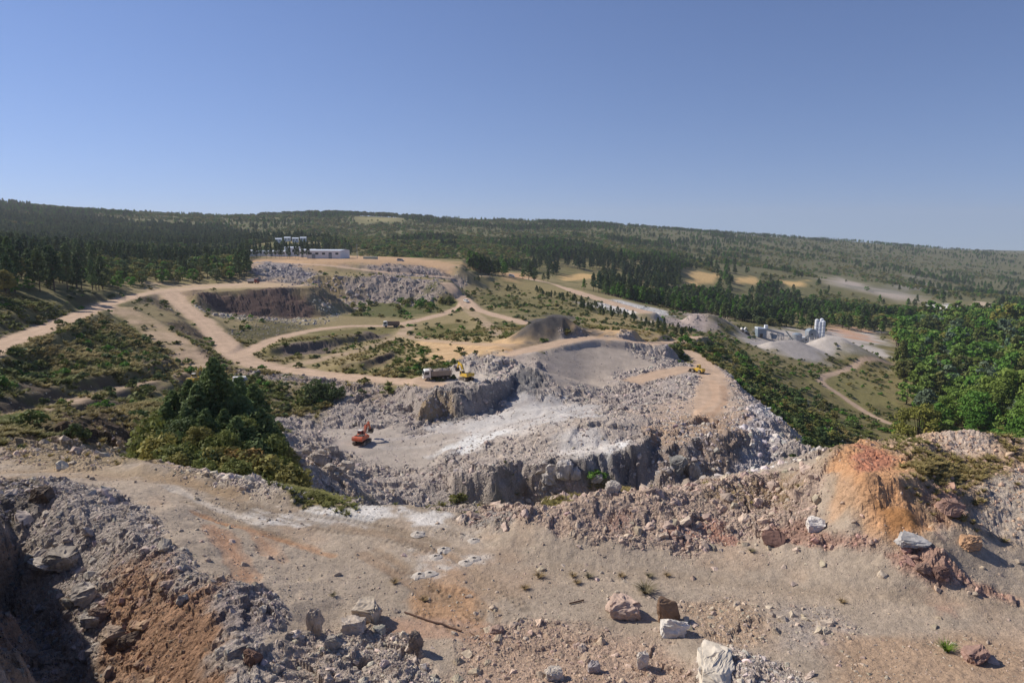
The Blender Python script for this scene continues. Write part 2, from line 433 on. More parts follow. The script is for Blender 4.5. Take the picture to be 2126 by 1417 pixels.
# stone heaps at the foot of the picture
ridge(ZZ([(590, 1390, -13.4), (700, 1345, -13.3), (790, 1350, -13.4), (830, 1420, -13.3)]), 0.4, k=0.3, rough=0.5, rsize=1.5, seed=9)
ridge(ZZ([(1480, 1350, -13.4), (1530, 1390, -13.2), (1600, 1430, -13.1)]), 0.35, k=0.3, rough=0.4, rsize=1.3, seed=10)
ridge(ZZ([(1640, 1105, -13.6), (1750, 1120, -13.6), (1900, 1160, -13.5), (2000, 1200, -13.4), (2080, 1220, -13.3)]), 0.3, k=0.3, rough=0.5, rsize=1.4, seed=14)
# the far side of the berm drops steeply into the pit
cap = np.maximum(Hs, CAMZ - 12.2 - 1.0 * np.maximum(d - 1.0, 0))
cw = sstep(-26, -6, GX)
H = np.where((d > 0) & (d < 60) & near, H * (1 - cw) + np.minimum(H, cap) * cw, H)
# trench in the shade and the high bank that shades it
cut(ZZ([(-60, 1260, -15.4), (60, 1290, -15.4), (180, 1420, -15.2), (240, 1600, -15), (60, 1600, -15), (-60, 1400, -15.4)]), 0.7, k=0.4, rough=0.4)
plateau([(-25.5, 26.9, 44.5), (-21.8, 22.3, 44.5), (-18.3, 18.3, 44.5), (-14.1, 13.2, 45), (-9, 8, 45.5), (-16, 4, 46), (-45, 10, 46), (-45, 30, 45)], 3.0, k=0.4, rough=1.6, rsize=2.4, seed=31)
HB = H.copy()

# ------------------------------------------------------------------ zones: what covers the ground
def srgb(r, g, b):
    f = lambda c: c / 12.92 if c <= 0.04045 else ((c + 0.055) / 1.055) ** 2.4
    return np.array([f(r / 255), f(g / 255), f(b / 255)])
DRY, GREEN, OLIVE = srgb(146, 132, 92), srgb(98, 98, 56), srgb(118, 110, 70)
TAN, DUST, WHITE = srgb(170, 154, 136), srgb(188, 176, 162), srgb(216, 211, 204)
GREY, PALE, ASHY = srgb(158, 147, 138), srgb(184, 174, 164), srgb(148, 138, 130)
REDS, OCHRE, BROWN, RUST = srgb(162, 122, 98), srgb(188, 150, 112), srgb(118, 98, 84), srgb(158, 106, 74)
ROADC, DARKP = srgb(186, 160, 136), srgb(104, 98, 92)
C = np.zeros((NR, NT, 3)); RUB = np.zeros((NR, NT)); VEG = np.zeros((NR, NT)); ROCK = np.zeros((NR, NT)); RCOL = np.zeros((NR, NT, 3)) + GREY

# natural ground: dry hill grass with greener patches, stony breaks
n1 = fbm(GX, GY, 60, 4, 0.55, 1); n2 = fbm(GX, GY, 9, 3, 0.5, 2)
w = sstep(-0.25, 0.35, n1 + 0.5 * n2)[..., None]
C[:] = DRY * (1 - w) + OLIVE * w
w = sstep(0.15, 0.55, fbm(GX, GY, 35, 4, 0.55, 3) + 0.4 * n2)[..., None]
C[:] = C * (1 - w) + GREEN * w
far = sstep(500, 1500, RR)[:, None, None]
C[:] = C * (1 - far) + (C * 0.35 + srgb(96, 98, 64) * 0.65) * far
right = (sstep(R(2), R(16), TH)[None, :] * sstep(600, 1000, RR)[:, None])[..., None]
C[:] = C * (1 - 0.5 * right) + srgb(116, 112, 80) * 0.5 * right
VEG[:] = 1.0
H += sstep(450, 900, RR)[:, None] * (6.0 * fbm(GX, GY, 160, 4, 0.5, 5) + 10.0 * fbm(GX, GY, 520, 3, 0.5, 8)) * (1 - sstep(1500, 2100, RR)[:, None])

def zone(marks, feather=0.02, wob=0.03, world=False, size=None):
    pts = np.asarray(marks if world else PP(marks), float)
    rm = np.hypot(pts[:, 0], pts[:, 1]).mean()
    I, J = window(pts, rm * (feather + wob) * 2 + 1.0)
    X, Y = GX[I, J], GY[I, J]
    d = dist_poly(X, Y, pts) + rm * wob * 2 * fbm(X, Y, size or max(1.5, rm * 0.05), 4, 0.6, len(marks))
    return I, J, 1 - sstep(-rm * feather, rm * feather, d)

def paint(marks, color, rub=None, veg=None, rock=None, rcol=None, amount=1.0, **kw):
    I, J, w = zone(marks, **kw)
    w = w * amount
    C[I, J] = C[I, J] * (1 - w[..., None]) + color * w[..., None]
    for arr, val in ((RUB, rub), (VEG, veg), (ROCK, rock)):
        if val is not None:
            arr[I, J] = arr[I, J] * (1 - w) + val * w
    if rcol is not None:
        RCOL[I, J] = RCOL[I, J] * (1 - w[..., None]) + rcol * w[..., None]

def streak(marks, color, width, amount=0.8, depth=0.0, broken=0.4, veg=0.0):
    pts = chaikin(PP(marks), 2)
    rm = np.hypot(pts[:, 0], pts[:, 1]).mean()
    I, J = window(pts, width * 3)
    X, Y = GX[I, J], GY[I, J]
    d, _, s = dist_line(X, Y, pts)
    d = d + width * 0.5 * fbm(X, Y, width * 2, 3, 0.5, 4)
    w = (1 - sstep(width * 0.35, width * 0.8, d)) * amount
    w = w * np.clip(1 + broken * 2 * fbm(X, Y, max(1.0, width * 3), 3, 0.6, 9), 0, 1.2).clip(0, 1)
    C[I, J] = C[I, J] * (1 - w[..., None]) + color * w[..., None]
    VEG[I, J] *= (1 - w)
    if depth:
        H[I, J] -= depth * w

# bare worked ground of the whole site
SITE = [(0, 930), (0, 860), (150, 820), (420, 750), (380, 680), (330, 615), (200, 640), (0, 735), (0, 690), (180, 628), (300, 595), (520, 583), (525, 540), (650, 527), (790, 532), (960, 545),
        (1000, 565), (1060, 565), (1130, 575), (1290, 622), (1370, 640), (1520, 640), (1530, 680), (1470, 700), (1400, 715), (1480, 760), (1560, 815), (1640, 885), (1720, 950), (1600, 1000), (900, 1050), (300, 960)]
# upper terraces: dry yellowish ground
paint([(285, 600), (520, 583), (528, 538), (650, 527), (790, 534), (960, 548), (1005, 590), (985, 640), (1090, 660), (1100, 690), (1030, 720), (860, 760), (700, 775), (520, 765), (400, 770), (330, 700), (250, 650)], srgb(150, 134, 98), veg=0.55, rub=0.1)
paint([(520, 583), (528, 538), (650, 527), (720, 528), (960, 548), (930, 570), (700, 556), (640, 560), (600, 582)], srgb(184, 152, 118), veg=0.0)
paint([(290, 603), (360, 592), (520, 584), (610, 584), (640, 596), (450, 602), (390, 612), (340, 616)], srgb(182, 158, 128), veg=0.0)
# dump faces
paint([(385, 612), (450, 604), (640, 598), (665, 602), (705, 640), (640, 660), (520, 657), (440, 648), (395, 632)], srgb(96, 78, 72), veg=0.0, rub=0.8, rock=0.15, rcol=srgb(110, 95, 90))
paint([(395, 635), (440, 648), (520, 658), (640, 660), (700, 652), (700, 662), (520, 668), (430, 662)], srgb(150, 138, 110), veg=0.3, rub=0.5, rock=0.8, rcol=srgb(180, 170, 155))
paint([(660, 574), (760, 573), (930, 588), (935, 605), (900, 625), (780, 630), (690, 622), (640, 605), (640, 582)], srgb(150, 137, 127), veg=0.0, rub=1.0, rock=0.8, rcol=srgb(165, 152, 142))
paint([(615, 590), (650, 574), (700, 574), (740, 590), (735, 615), (690, 612), (650, 600)], srgb(142, 124, 92), veg=0.25, rub=0.6)
paint([(526, 546), (600, 548), (658, 552), (650, 575), (600, 584), (526, 582)], srgb(140, 132, 130), veg=0.0, rub=1.0, rock=0.8, rcol=srgb(150, 142, 140))
paint([(690, 548), (800, 548), (955, 556), (975, 575), (850, 575), (740, 560)], srgb(138, 126, 120), veg=0.0, rub=1.0, rock=0.5)
# green hollows between
paint([(720, 640), (760, 622), (930, 612), (945, 630), (880, 652), (800, 655), (725, 655)], srgb(98, 98, 58), veg=1.0)
paint([(480, 675), (560, 668), (640, 672), (600, 690), (540, 705), (500, 715), (470, 690)], srgb(100, 92, 62), veg=1.0, rub=0.4, rock=0.25, rcol=srgb(160, 150, 135))
paint([(565, 715), (600, 702), (700, 682), (800, 680), (800, 690), (720, 698), (620, 712), (560, 732)], srgb(116, 108, 66), veg=0.9)
paint([(860, 690), (890, 672), (940, 668), (980, 690), (960, 702), (880, 702)], srgb(112, 104, 62), veg=0.9)
paint([(1000, 672), (1060, 668), (1050, 690), (1010, 694)], srgb(108, 100, 64), veg=0.9)
# loop cut faces
paint([(545, 735), (570, 722), (640, 708), (720, 698), (800, 690), (760, 705), (640, 735), (580, 750)], srgb(104, 92, 84), veg=0.0, rub=0.5)
paint([(715, 762), (770, 744), (815, 732), (822, 745), (770, 762), (735, 772)], srgb(90, 76, 66), veg=0.0, rub=0.5)
# stripped yellow ground
paint([(850, 715), (1000, 705), (1090, 695), (1240, 680), (1330, 660), (1440, 690), (1470, 702), (1400, 718), (1330, 712), (1215, 702), (1110, 727), (1000, 740), (880, 745)], srgb(196, 164, 124), veg=0.08, rub=0.1)
paint([(1200, 650), (1300, 652), (1440, 690), (1400, 705), (1300, 690), (1220, 668)], srgb(160, 142, 100), veg=0.5)
# left slopes
paint([(-50, 740), (200, 650), (250, 645), (330, 715), (370, 755), (200, 800), (0, 860), (-50, 860)], srgb(104, 98, 60), veg=1.0, rub=0.25, rock=0.05, rcol=srgb(170, 160, 140))
paint([(300, 622), (345, 618), (400, 670), (455, 720), (455, 770), (420, 730), (360, 680)], srgb(88, 74, 62), veg=0.7, rub=0.7, rock=0.25, rcol=srgb(120, 108, 98))
paint([(0, 835), (100, 800), (290, 765), (375, 745), (380, 760), (200, 815), (0, 868)], srgb(88, 76, 62), veg=0.03, rub=0.4)
paint([(130, 850), (280, 800), (410, 772), (410, 792), (300, 815), (180, 855)], srgb(104, 90, 76), veg=0.0, rub=0.3)
paint([(0, 875), (120, 855), (300, 870), (300, 950), (150, 930), (0, 925)], srgb(110, 96, 66), veg=0.9, rub=0.5, rock=0.1)
paint([(110, 862), (170, 855), (270, 885), (290, 915), (180, 910), (130, 890)], srgb(92, 76, 62), veg=0.2, rub=0.9)
paint([(0, 645), (60, 625), (210, 612), (215, 622), (100, 665), (0, 705), (-50, 720)], srgb(84, 78, 50), veg=0.6, rub=0.3)
# the pit
paint([(555, 870), (575, 800), (640, 775), (800, 800), (890, 800), (960, 745), (1110, 728), (1215, 699), (1320, 706), (1400, 740), (1470, 752), (1560, 820), (1640, 890), (1722, 952), (1690, 965), (1500, 1008), (1250, 1020), (900, 1045), (620, 1005)],
      GREY, veg=0.0, rub=0.8, rock=0.55, rcol=srgb(172, 160, 150), feather=0.01)
paint([(560, 800), (640, 790), (690, 830), (660, 870), (590, 860), (560, 830)], srgb(150, 134, 104), veg=0.6, rub=0.4, rock=0.1)
paint([(500, 770), (640, 778), (800, 800), (780, 830), (660, 800), (520, 790)], srgb(146, 130, 116), veg=0.2, rub=0.9, rock=0.6)
paint([(1112, 728), (1214, 699), (1262, 694), (1320, 715), (1345, 755), (1310, 785), (1230, 800), (1150, 796), (1118, 770)], srgb(176, 162, 148), rub=0.12, rock=0.04)
paint([(1010, 745), (1110, 728), (1115, 760), (1060, 752)], srgb(170, 156, 146), rub=0.2, rock=0.1)
paint([(930, 770), (990, 740), (1060, 748), (1120, 770), (1100, 785), (1000, 800), (950, 800)], srgb(170, 160, 150), rub=1.0, rock=1.0, rcol=srgb(182, 170, 160))
paint([(890, 870), (900, 808), (1000, 800), (1060, 785), (1120, 772), (1128, 815), (1060, 845), (960, 880)], srgb(112, 109, 108), rub=0.8, rock=0.15)
paint([(880, 850), (900, 812), (930, 815), (910, 860), (885, 872)], srgb(158, 138, 112), rub=0.95, rock=0.5)
paint([(850, 900), (960, 870), (1130, 815), (1240, 840), (1250, 865), (1150, 880), (1030, 905), (940, 930)], srgb(190, 184, 178), rub=0.25, rock=0.12)
paint([(690, 890), (760, 880), (900, 895), (960, 900), (900, 960), (760, 960), (700, 930)], srgb(172, 160, 148), rub=0.2, rock=0.12)
paint([(930, 930), (1000, 895), (1120, 880), (1090, 905), (980, 935)], srgb(214, 212, 208), rub=0.25, rock=0.1, amount=0.8)
paint([(1180, 900), (1240, 890), (1300, 915), (1270, 940), (1200, 950), (1170, 940)], srgb(228, 227, 224), rub=0.3, rock=0.2, amount=0.9)
paint([(1060, 880), (1180, 880), (1320, 860), (1350, 900), (1320, 915), (1190, 945), (1000, 960)], srgb(184, 170, 156), rub=0.4, rock=0.25, amount=0.6)
paint([(1310, 850), (1400, 830), (1460, 815), (1460, 780), (1440, 755), (1500, 765), (1540, 815), (1560, 850), (1500, 870), (1370, 890)], srgb(184, 160, 138), rub=0.2, rock=0.25, amount=0.75)
paint([(1330, 890), (1420, 865), (1560, 855), (1600, 880), (1560, 905), (1420, 925), (1350, 920)], srgb(164, 142, 122), rub=0.8, rock=0.6)
paint([(1350, 905), (1430, 925), (1540, 895), (1590, 990), (1480, 1010), (1350, 1005), (1310, 960)], srgb(140, 124, 112), rub=1.0, rock=1.0, rcol=srgb(176, 164, 156))
paint([(1540, 890), (1560, 830), (1600, 850), (1722, 950), (1690, 965), (1590, 990)], srgb(160, 152, 150), rub=1.0, rock=1.0, rcol=srgb(205, 198, 192))
paint([(1330, 765), (1440, 770), (1460, 800), (1330, 850), (1240, 850), (1240, 820)], srgb(158, 147, 140), rub=0.9, rock=0.7)
paint([(1080, 1000), (1150, 960), (1210, 950), (1340, 930), (1340, 1010), (1080, 1030)], srgb(108, 104, 102), rub=0.9, rock=0.4, rcol=srgb(150, 142, 136))
paint([(1060, 990), (1100, 975), (1130, 985), (1120, 1025), (1070, 1030)], srgb(116, 92, 66), rub=0.6)
paint([(600, 945), (640, 920), (720, 940), (720, 985), (640, 1000)], srgb(160, 148, 136), rub=1.0, rock=1.0, rcol=srgb(196, 180, 164))
paint([(960, 940), (1080, 960), (1150, 970), (1060, 1010), (930, 1020), (760, 1010), (740, 980)], srgb(164, 152, 142), rub=0.8, rock=0.8)
# dark grey stockpile, part of its shade painted in; lit left foot painted browner
paint([(1085, 720), (1090, 680), (1110, 662), (1145, 652), (1190, 658), (1214, 695), (1150, 715)], srgb(84, 80, 78), rub=0.3, veg=0.0)
paint([(1085, 722), (1090, 690), (1130, 700), (1150, 715), (1110, 724)], srgb(140, 122, 98), rub=0.4, veg=0.1)
paint([(1480, 755), (1560, 800), (1650, 860), (1740, 920), (1800, 905), (1700, 840), (1580, 770)], srgb(112, 110, 64), veg=1.0, rock=0.10, rcol=srgb(205, 196, 180))
# heaps, plant yard
paint([(1225, 632), (1300, 628), (1380, 645), (1385, 662), (1340, 665), (1270, 650)], srgb(200, 194, 186), rub=0.3, veg=0.0, rock=0.3, rcol=srgb(200, 195, 190))
paint([(1370, 660), (1440, 650), (1480, 645), (1520, 675), (1480, 690), (1420, 680)], srgb(176, 160, 150), rub=0.3, veg=0.0, rock=0.3)
paint([(1535, 700), (1600, 690), (1720, 682), (1830, 690), (1840, 740), (1790, 750), (1700, 748), (1600, 725)], srgb(188, 178, 168), rub=0.05, veg=0.0)
paint([(1570, 712), (1650, 702), (1690, 712), (1680, 738), (1620, 725)], srgb(168, 160, 154), rub=0.1, veg=0.0)
paint([(1700, 680), (1760, 680), (1830, 700), (1825, 712), (1760, 705)], srgb(194, 156, 130), rub=0.1, veg=0.0)
paint([(1700, 788), (1760, 775), (1800, 790), (1850, 800), (1840, 850), (1790, 850), (1720, 810)], srgb(146, 136, 88), veg=0.7)
paint([(1380, 598), (1500, 600), (1600, 640), (1500, 650), (1390, 628)], srgb(112, 108, 66), veg=0.35)
# orange and white scars on the far slopes
for s_ in ([(1422, 568), (1450, 562), (1488, 570), (1484, 590), (1440, 596), (1424, 590)], [(1165, 572), (1210, 567), (1250, 572), (1200, 582), (1170, 582)], [(1520, 578), (1570, 576), (1572, 588), (1525, 588)],
           [(1620, 583), (1675, 582), (1680, 594), (1630, 597)]):
    paint(s_, srgb(206, 172, 118), veg=0.1, wob=0.012, feather=0.006)
paint([(1700, 580), (1740, 575), (1800, 595), (1900, 612), (1910, 625), (1860, 622), (1790, 606), (1720, 592)], srgb(178, 164, 150), veg=0.2, wob=0.015, rub=0.4)
paint([(1918, 632), (1985, 632), (1985, 645), (1960, 648)], srgb(222, 216, 206), veg=0.0, wob=0.003, feather=0.004)
paint([(2010, 632), (2055, 626), (2060, 640), (2020, 642)], srgb(190, 170, 145), veg=0.1, wob=0.008, feather=0.004)
paint([(950, 510), (1010, 505), (1020, 540), (980, 548)], srgb(150, 136, 118), veg=0.6, wob=0.02)
paint([(1800, 600), (1900, 575), (1960, 600), (1900, 612)], srgb(140, 134, 120), veg=0.6, wob=0.03)
paint([(745, 452), (820, 452), (840, 460), (760, 462)], srgb(150, 140, 95), veg=0.05, wob=0.01)
paint([(1040, 566), (1100, 566), (1120, 582), (1060, 582)], srgb(198, 158, 118), veg=0.0, wob=0.01)

for s_ in ([(1415, 560), (1495, 560), (1500, 612), (1410, 612)], [(1160, 562), (1255, 562), (1255, 598), (1160, 598)], [(1515, 570), (1578, 570), (1580, 606), (1515, 606)], [(1615, 578), (1685, 578), (1690, 614), (1615, 614)],
           [(1690, 570), (1750, 570), (1920, 606), (1930, 640), (1850, 640), (1700, 606)], [(1905, 620), (2070, 620), (2070, 660), (1905, 660)], [(740, 446), (845, 446), (845, 468), (740, 468)], [(1030, 560), (1130, 566), (1350, 640), (1340, 655), (1200, 612), (1030, 585)]):
    I, J, w = zone(s_, feather=0.006, wob=0.01)
    VEG[I, J] *= 1 - 0.95 * w
for p_ in [mark_d(580, 496, 840), mark_d(612, 493, 848), mark_d(645, 496, 840)]:
    I, J = window([p_], 60)
    VEG[I, J] *= 1 - 0.97 * (1 - sstep(18, 30, np.hypot(GX[I, J] - p_[0], (GY[I, J] - p_[1] + 30) * 0.45)))
# --- the upper bench
UPM = (sstep(0.8, -0.4, d) * (GY < 130))
w = UPM[..., None]
nb = fbm(GX, GY, 7, 4, 0.55, 6)
tone = TAN * (1 + 0.08 * nb[..., None])
C[:] = C * (1 - w) + tone * w
for arr, val in ((RUB, 0.12), (VEG, 0.0), (ROCK, 0.16)):
    arr[:] = arr * (1 - UPM) + val * UPM
RCOL[:] = RCOL * (1 - w) + srgb(176, 160, 142) * w
w = (UPM * sstep(0.1, 0.5, fbm(GX, GY, 4, 4, 0.6, 15)))[..., None] * 0.35
C[:] = C * (1 - w) + srgb(178, 146, 118) * w
# back face of the bench: tipped rock
BK = sstep(-0.2, 0.6, d) * (1 - sstep(30, 45, d)) * (GY < 92) * sstep(R(-20), R(-17), TH)[None, :] * (1 - sstep(R(26), R(28), TH)[None, :])
C[:] = C * (1 - BK[..., None]) + srgb(160, 146, 132) * BK[..., None]
for arr, val in ((RUB, 0.9), (VEG, 0.0), (ROCK, 0.8)):
    arr[:] = arr * (1 - BK) + val * BK
# back face of the bench and left fringe
paint([(0, 915), (130, 920), (300, 940), (450, 965), (600, 1000), (600, 1015), (440, 990), (280, 962), (0, 945)], srgb(156, 138, 112), rub=0.8, veg=0.22, rock=1.0, rcol=srgb(190, 172, 152), feather=0.01)
paint([(420, 972), (600, 1006), (640, 1028), (560, 1018), (430, 992)], srgb(176, 164, 150), rub=0.8, veg=0.0, rock=1.0, rcol=srgb(196, 182, 168), feather=0.01, wob=0.015)
paint([(600, 1010), (700, 1030), (740, 1045), (700, 1052), (620, 1030)], srgb(120, 110, 62), veg=0.9, rub=0.2, feather=0.01)
# berm of rock
paint([(945, 1075), (1000, 1058), (1100, 1045), (1250, 1020), (1400, 1008), (1550, 985), (1700, 960), (1730, 990), (1720, 1085), (1600, 1110), (1450, 1145), (1300, 1140), (1150, 1110), (1000, 1095)],
      srgb(166, 146, 130), rub=0.9, rock=1.0, rcol=srgb(178, 158, 142), feather=0.006, wob=0.012)
paint([(950, 1075), (1020, 1062), (1080, 1085), (1050, 1105), (990, 1098)], srgb(146, 138, 130), rub=1.0, rock=1.0, feather=0.006, wob=0.01)
paint([(1200, 1060), (1320, 1075), (1300, 1100), (1220, 1095)], srgb(136, 106, 96), rub=0.9, feather=0.01, wob=0.02, amount=0.7)
paint([(1380, 1100), (1500, 1090), (1520, 1120), (1430, 1135)], srgb(172, 126, 108), rub=0.8, feather=0.01, wob=0.02, amount=0.7)
paint([(1480, 1010), (1620, 990), (1700, 1000), (1640, 1035), (1520, 1040)], srgb(142, 118, 82), rub=0.8, veg=0.5, feather=0.01, wob=0.02, amount=0.6)
for s_ in ([(1110, 1042), (1180, 1032), (1200, 1040), (1130, 1052)], [(950, 1045), (1000, 1040), (1010, 1050), (965, 1055)], [(1285, 1018), (1350, 1006), (1360, 1015), (1300, 1025)], [(1455, 1000), (1490, 995), (1490, 1002)]):
    paint(s_, srgb(128, 116, 58), veg=0.9, feather=0.006, wob=0.01)
# mound on the right
paint([(1720, 960), (1740, 925), (1780, 910), (1900, 905), (2126, 915), (2300, 920), (2300, 1180), (2000, 1090), (1930, 1115), (1840, 1110), (1740, 1070)], srgb(164, 140, 116), rub=0.7, veg=0.35, rock=0.35, rcol=srgb(186, 158, 134), feather=0.008, wob=0.012)
paint([(1725, 950), (1760, 918), (1830, 930), (1870, 960), (1900, 1010), (1925, 1060), (1890, 1110), (1810, 1100), (1730, 1060)], srgb(190, 146, 108), rub=0.7, veg=0.0, rock=0.1, feather=0.008, wob=0.012)
paint([(1755, 950), (1790, 925), (1850, 950), (1840, 985), (1780, 985)], srgb(176, 118, 96), rub=0.7, feather=0.008, wob=0.012, amount=0.8)
paint([(1820, 1050), (1900, 1060), (1910, 1105), (1850, 1108)], srgb(168, 122, 80), rub=0.3, feather=0.01, wob=0.012)
paint([(1730, 1000), (1760, 990), (1780, 1050), (1740, 1065)], srgb(184, 150, 120), rub=0.6, feather=0.01, wob=0.012)
paint([(1920, 1010), (1990, 1030), (2010, 1080), (1940, 1110)], srgb(176, 142, 124), rub=0.8, rock=0.4, rcol=srgb(170, 128, 112), feather=0.01, wob=0.012)
paint([(1890, 960), (1960, 945), (2060, 960), (2090, 1010), (2000, 1010), (1920, 985)], srgb(142, 124, 82), veg=0.8, rub=0.4, feather=0.01, wob=0.02, amount=0.8)
paint([(2010, 1000), (2126, 960), (2200, 1000), (2200, 1150), (2050, 1090)], srgb(176, 164, 152), rub=0.8, rock=0.6, veg=0.1, feather=0.01, wob=0.02, amount=0.8)
paint([(1960, 905), (2030, 890), (2075, 905), (2040, 930), (1980, 930)], srgb(186, 168, 152), rub=0.8, rock=0.5, veg=0.0, feather=0.006, wob=0.01)
paint([(1590, 1090), (1660, 1080), (1740, 1110), (1830, 1125), (1900, 1145), (2000, 1180), (2126, 1240), (2126, 1270), (1980, 1215), (1880, 1190), (1800, 1150), (1700, 1130), (1610, 1125)], srgb(160, 130, 114), rub=0.9, rock=0.9, rcol=srgb(172, 140, 124), feather=0.006, wob=0.012)
# rubble heaps on the left
paint([(-80, 985), (100, 995), (230, 1010), (310, 1050), (345, 1110), (430, 1190), (560, 1225), (600, 1270), (560, 1330), (560, 1417), (560, 1500), (-80, 1500)], srgb(158, 147, 138), rub=1.0, rock=0.85, rcol=srgb(172, 160, 150), feather=0.006, wob=0.012)
paint([(255, 1180), (330, 1190), (350, 1230), (430, 1215), (440, 1290), (460, 1417), (460, 1500), (210, 1500), (200, 1400), (230, 1290)], srgb(148, 117, 94), rub=0.9, rock=1.0, rcol=srgb(150, 124, 104), feather=0.03, wob=0.04)
paint([(440, 1215), (560, 1230), (590, 1275), (540, 1320), (460, 1300)], srgb(146, 134, 128), rub=1.0, rock=1.0, feather=0.01, wob=0.012)
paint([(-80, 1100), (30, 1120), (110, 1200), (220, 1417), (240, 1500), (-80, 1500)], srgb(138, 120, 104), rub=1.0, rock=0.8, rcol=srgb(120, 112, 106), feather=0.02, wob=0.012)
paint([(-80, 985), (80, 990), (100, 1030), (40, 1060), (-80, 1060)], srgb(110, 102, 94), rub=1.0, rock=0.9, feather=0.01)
# stone heaps at the foot
paint([(545, 1360), (620, 1320), (740, 1290), (850, 1320), (890, 1360), (930, 1417), (940, 1500), (540, 1500)], srgb(164, 150, 138), rub=1.0, rock=1.0, rcol=srgb(182, 168, 154), feather=0.008, wob=0.012)
paint([(1440, 1350), (1470, 1320), (1530, 1350), (1620, 1370), (1690, 1417), (1700, 1500), (1440, 1500)], srgb(170, 156, 144), rub=0.9, rock=1.0, rcol=srgb(196, 184, 172), feather=0.008, wob=0.012)
paint([(960, 1330), (1100, 1290), (1250, 1300), (1400, 1330), (1440, 1417), (1440, 1500), (950, 1500)], srgb(170, 144, 124), rub=0.6, rock=0.95, rcol=srgb(180, 158, 140), feather=0.03, wob=0.02, amount=0.8)
paint([(1400, 1250), (1560, 1240), (1640, 1300), (1600, 1360), (1480, 1330)], srgb(166, 140, 116), rub=0.6, rock=0.8, feather=0.03, wob=0.02, amount=0.7)
paint([(1580, 1260), (1700, 1250), (1780, 1300), (1740, 1360), (1620, 1340)], srgb(164, 152, 142), rub=0.4, rock=0.9, feather=0.03, wob=0.02, amount=0.8)
paint([(1750, 1320), (2126, 1330), (2300, 1500), (1740, 1500)], srgb(172, 144, 118), rub=0.3, rock=0.4, feather=0.03, wob=0.02, amount=0.8)
paint([(1860, 1220), (1960, 1210), (2000, 1250), (1930, 1265)], srgb(174, 134, 114), feather=0.01, wob=0.02, amount=0.5)
# ochre wheel turn in the middle of the bench
paint([(830, 1250), (900, 1215), (985, 1225), (1012, 1255), (990, 1300), (900, 1290), (850, 1280)], srgb(178, 140, 106), feather=0.012, wob=0.015, rub=0.2, amount=0.8)
paint([(800, 1290), (900, 1285), (1000, 1300), (1050, 1340), (900, 1330), (800, 1310)], srgb(176, 138, 114), feather=0.012, wob=0.015, amount=0.6)
paint([(860, 1150), (930, 1145), (960, 1200), (930, 1225), (880, 1210)], srgb(176, 142, 112), feather=0.012, wob=0.015, amount=0.5)
# white rock dust on the drilling floor
for s_ in ([(540, 1060), (640, 1050), (700, 1072), (620, 1090), (560, 1082)], [(640, 1058), (760, 1052), (800, 1080), (720, 1098), (650, 1085)], [(740, 1065), (830, 1055), (910, 1062), (900, 1085), (800, 1088)], [(600, 1070), (720, 1080), (790, 1095), (690, 1100)]):
    paint(s_, srgb(222, 216, 208), feather=0.012, wob=0.03, amount=0.8)
for u_, v_ in [(868, 1108), (985, 1122), (922, 1141), (905, 1156), (968, 1168), (893, 1191), (872, 1194), (985, 1160)]:
    paint([(u_ - 24, v_), (u_ - 12, v_ - 10), (u_ + 12, v_ - 10), (u_ + 24, v_), (u_ + 12, v_ + 9), (u_ - 12, v_ + 9)], srgb(200, 192, 182), feather=0.018, wob=0.025, amount=0.5, size=0.8)
for pts_, wd, cc, am in (([(420, 1035), (520, 1060), (640, 1085), (760, 1098), (880, 1120)], 0.35, srgb(140, 124, 106), 0.7), ([(440, 1030), (540, 1052), (660, 1070), (800, 1090), (930, 1130)], 0.35, srgb(146, 128, 108), 0.6),
                         ([(400, 1060), (520, 1095), (660, 1140)], 0.4, srgb(180, 138, 104), 0.8), ([(380, 1040), (500, 1085), (620, 1120)], 0.3, srgb(150, 132, 112), 0.6),
                         ([(330, 1000), (420, 1040), (520, 1080)], 0.5, srgb(196, 184, 170), 0.7), ([(430, 1090), (480, 1150), (500, 1200)], 0.6, srgb(176, 134, 104), 0.6), ([(520, 1100), (560, 1150)], 0.5, srgb(176, 134, 104), 0.5),
                         ([(700, 1090), (820, 1110), (960, 1160), (1000, 1230)], 0.5, srgb(160, 138, 116), 0.6), ([(750, 1150), (830, 1200), (900, 1240)], 0.5, srgb(158, 132, 108), 0.6), ([(780, 1140), (870, 1200), (930, 1245)], 0.4, srgb(150, 126, 102), 0.5),
                         ([(0, 980), (150, 975), (330, 985), (480, 1020)], 0.7, srgb(160, 136, 108), 0.6), ([(0, 960), (150, 965), (300, 970)], 0.7, srgb(178, 158, 132), 0.6),
                         ([(1000, 1250), (1012, 1275), (985, 1302), (940, 1305)], 0.3, srgb(138, 112, 88), 0.6), ([(1100, 1180), (1400, 1190), (1800, 1230), (2126, 1260)], 0.6, srgb(164, 146, 126), 0.5), ([(1150, 1200), (1500, 1215), (1900, 1265)], 0.5, srgb(180, 162, 142), 0.5)):
    streak(pts_, cc, wd, am, depth=0.05)
    q_ = [(a + 26, b + 12) for a, b in pts_]
    streak(q_, cc, wd, am * 0.8, depth=0.04)
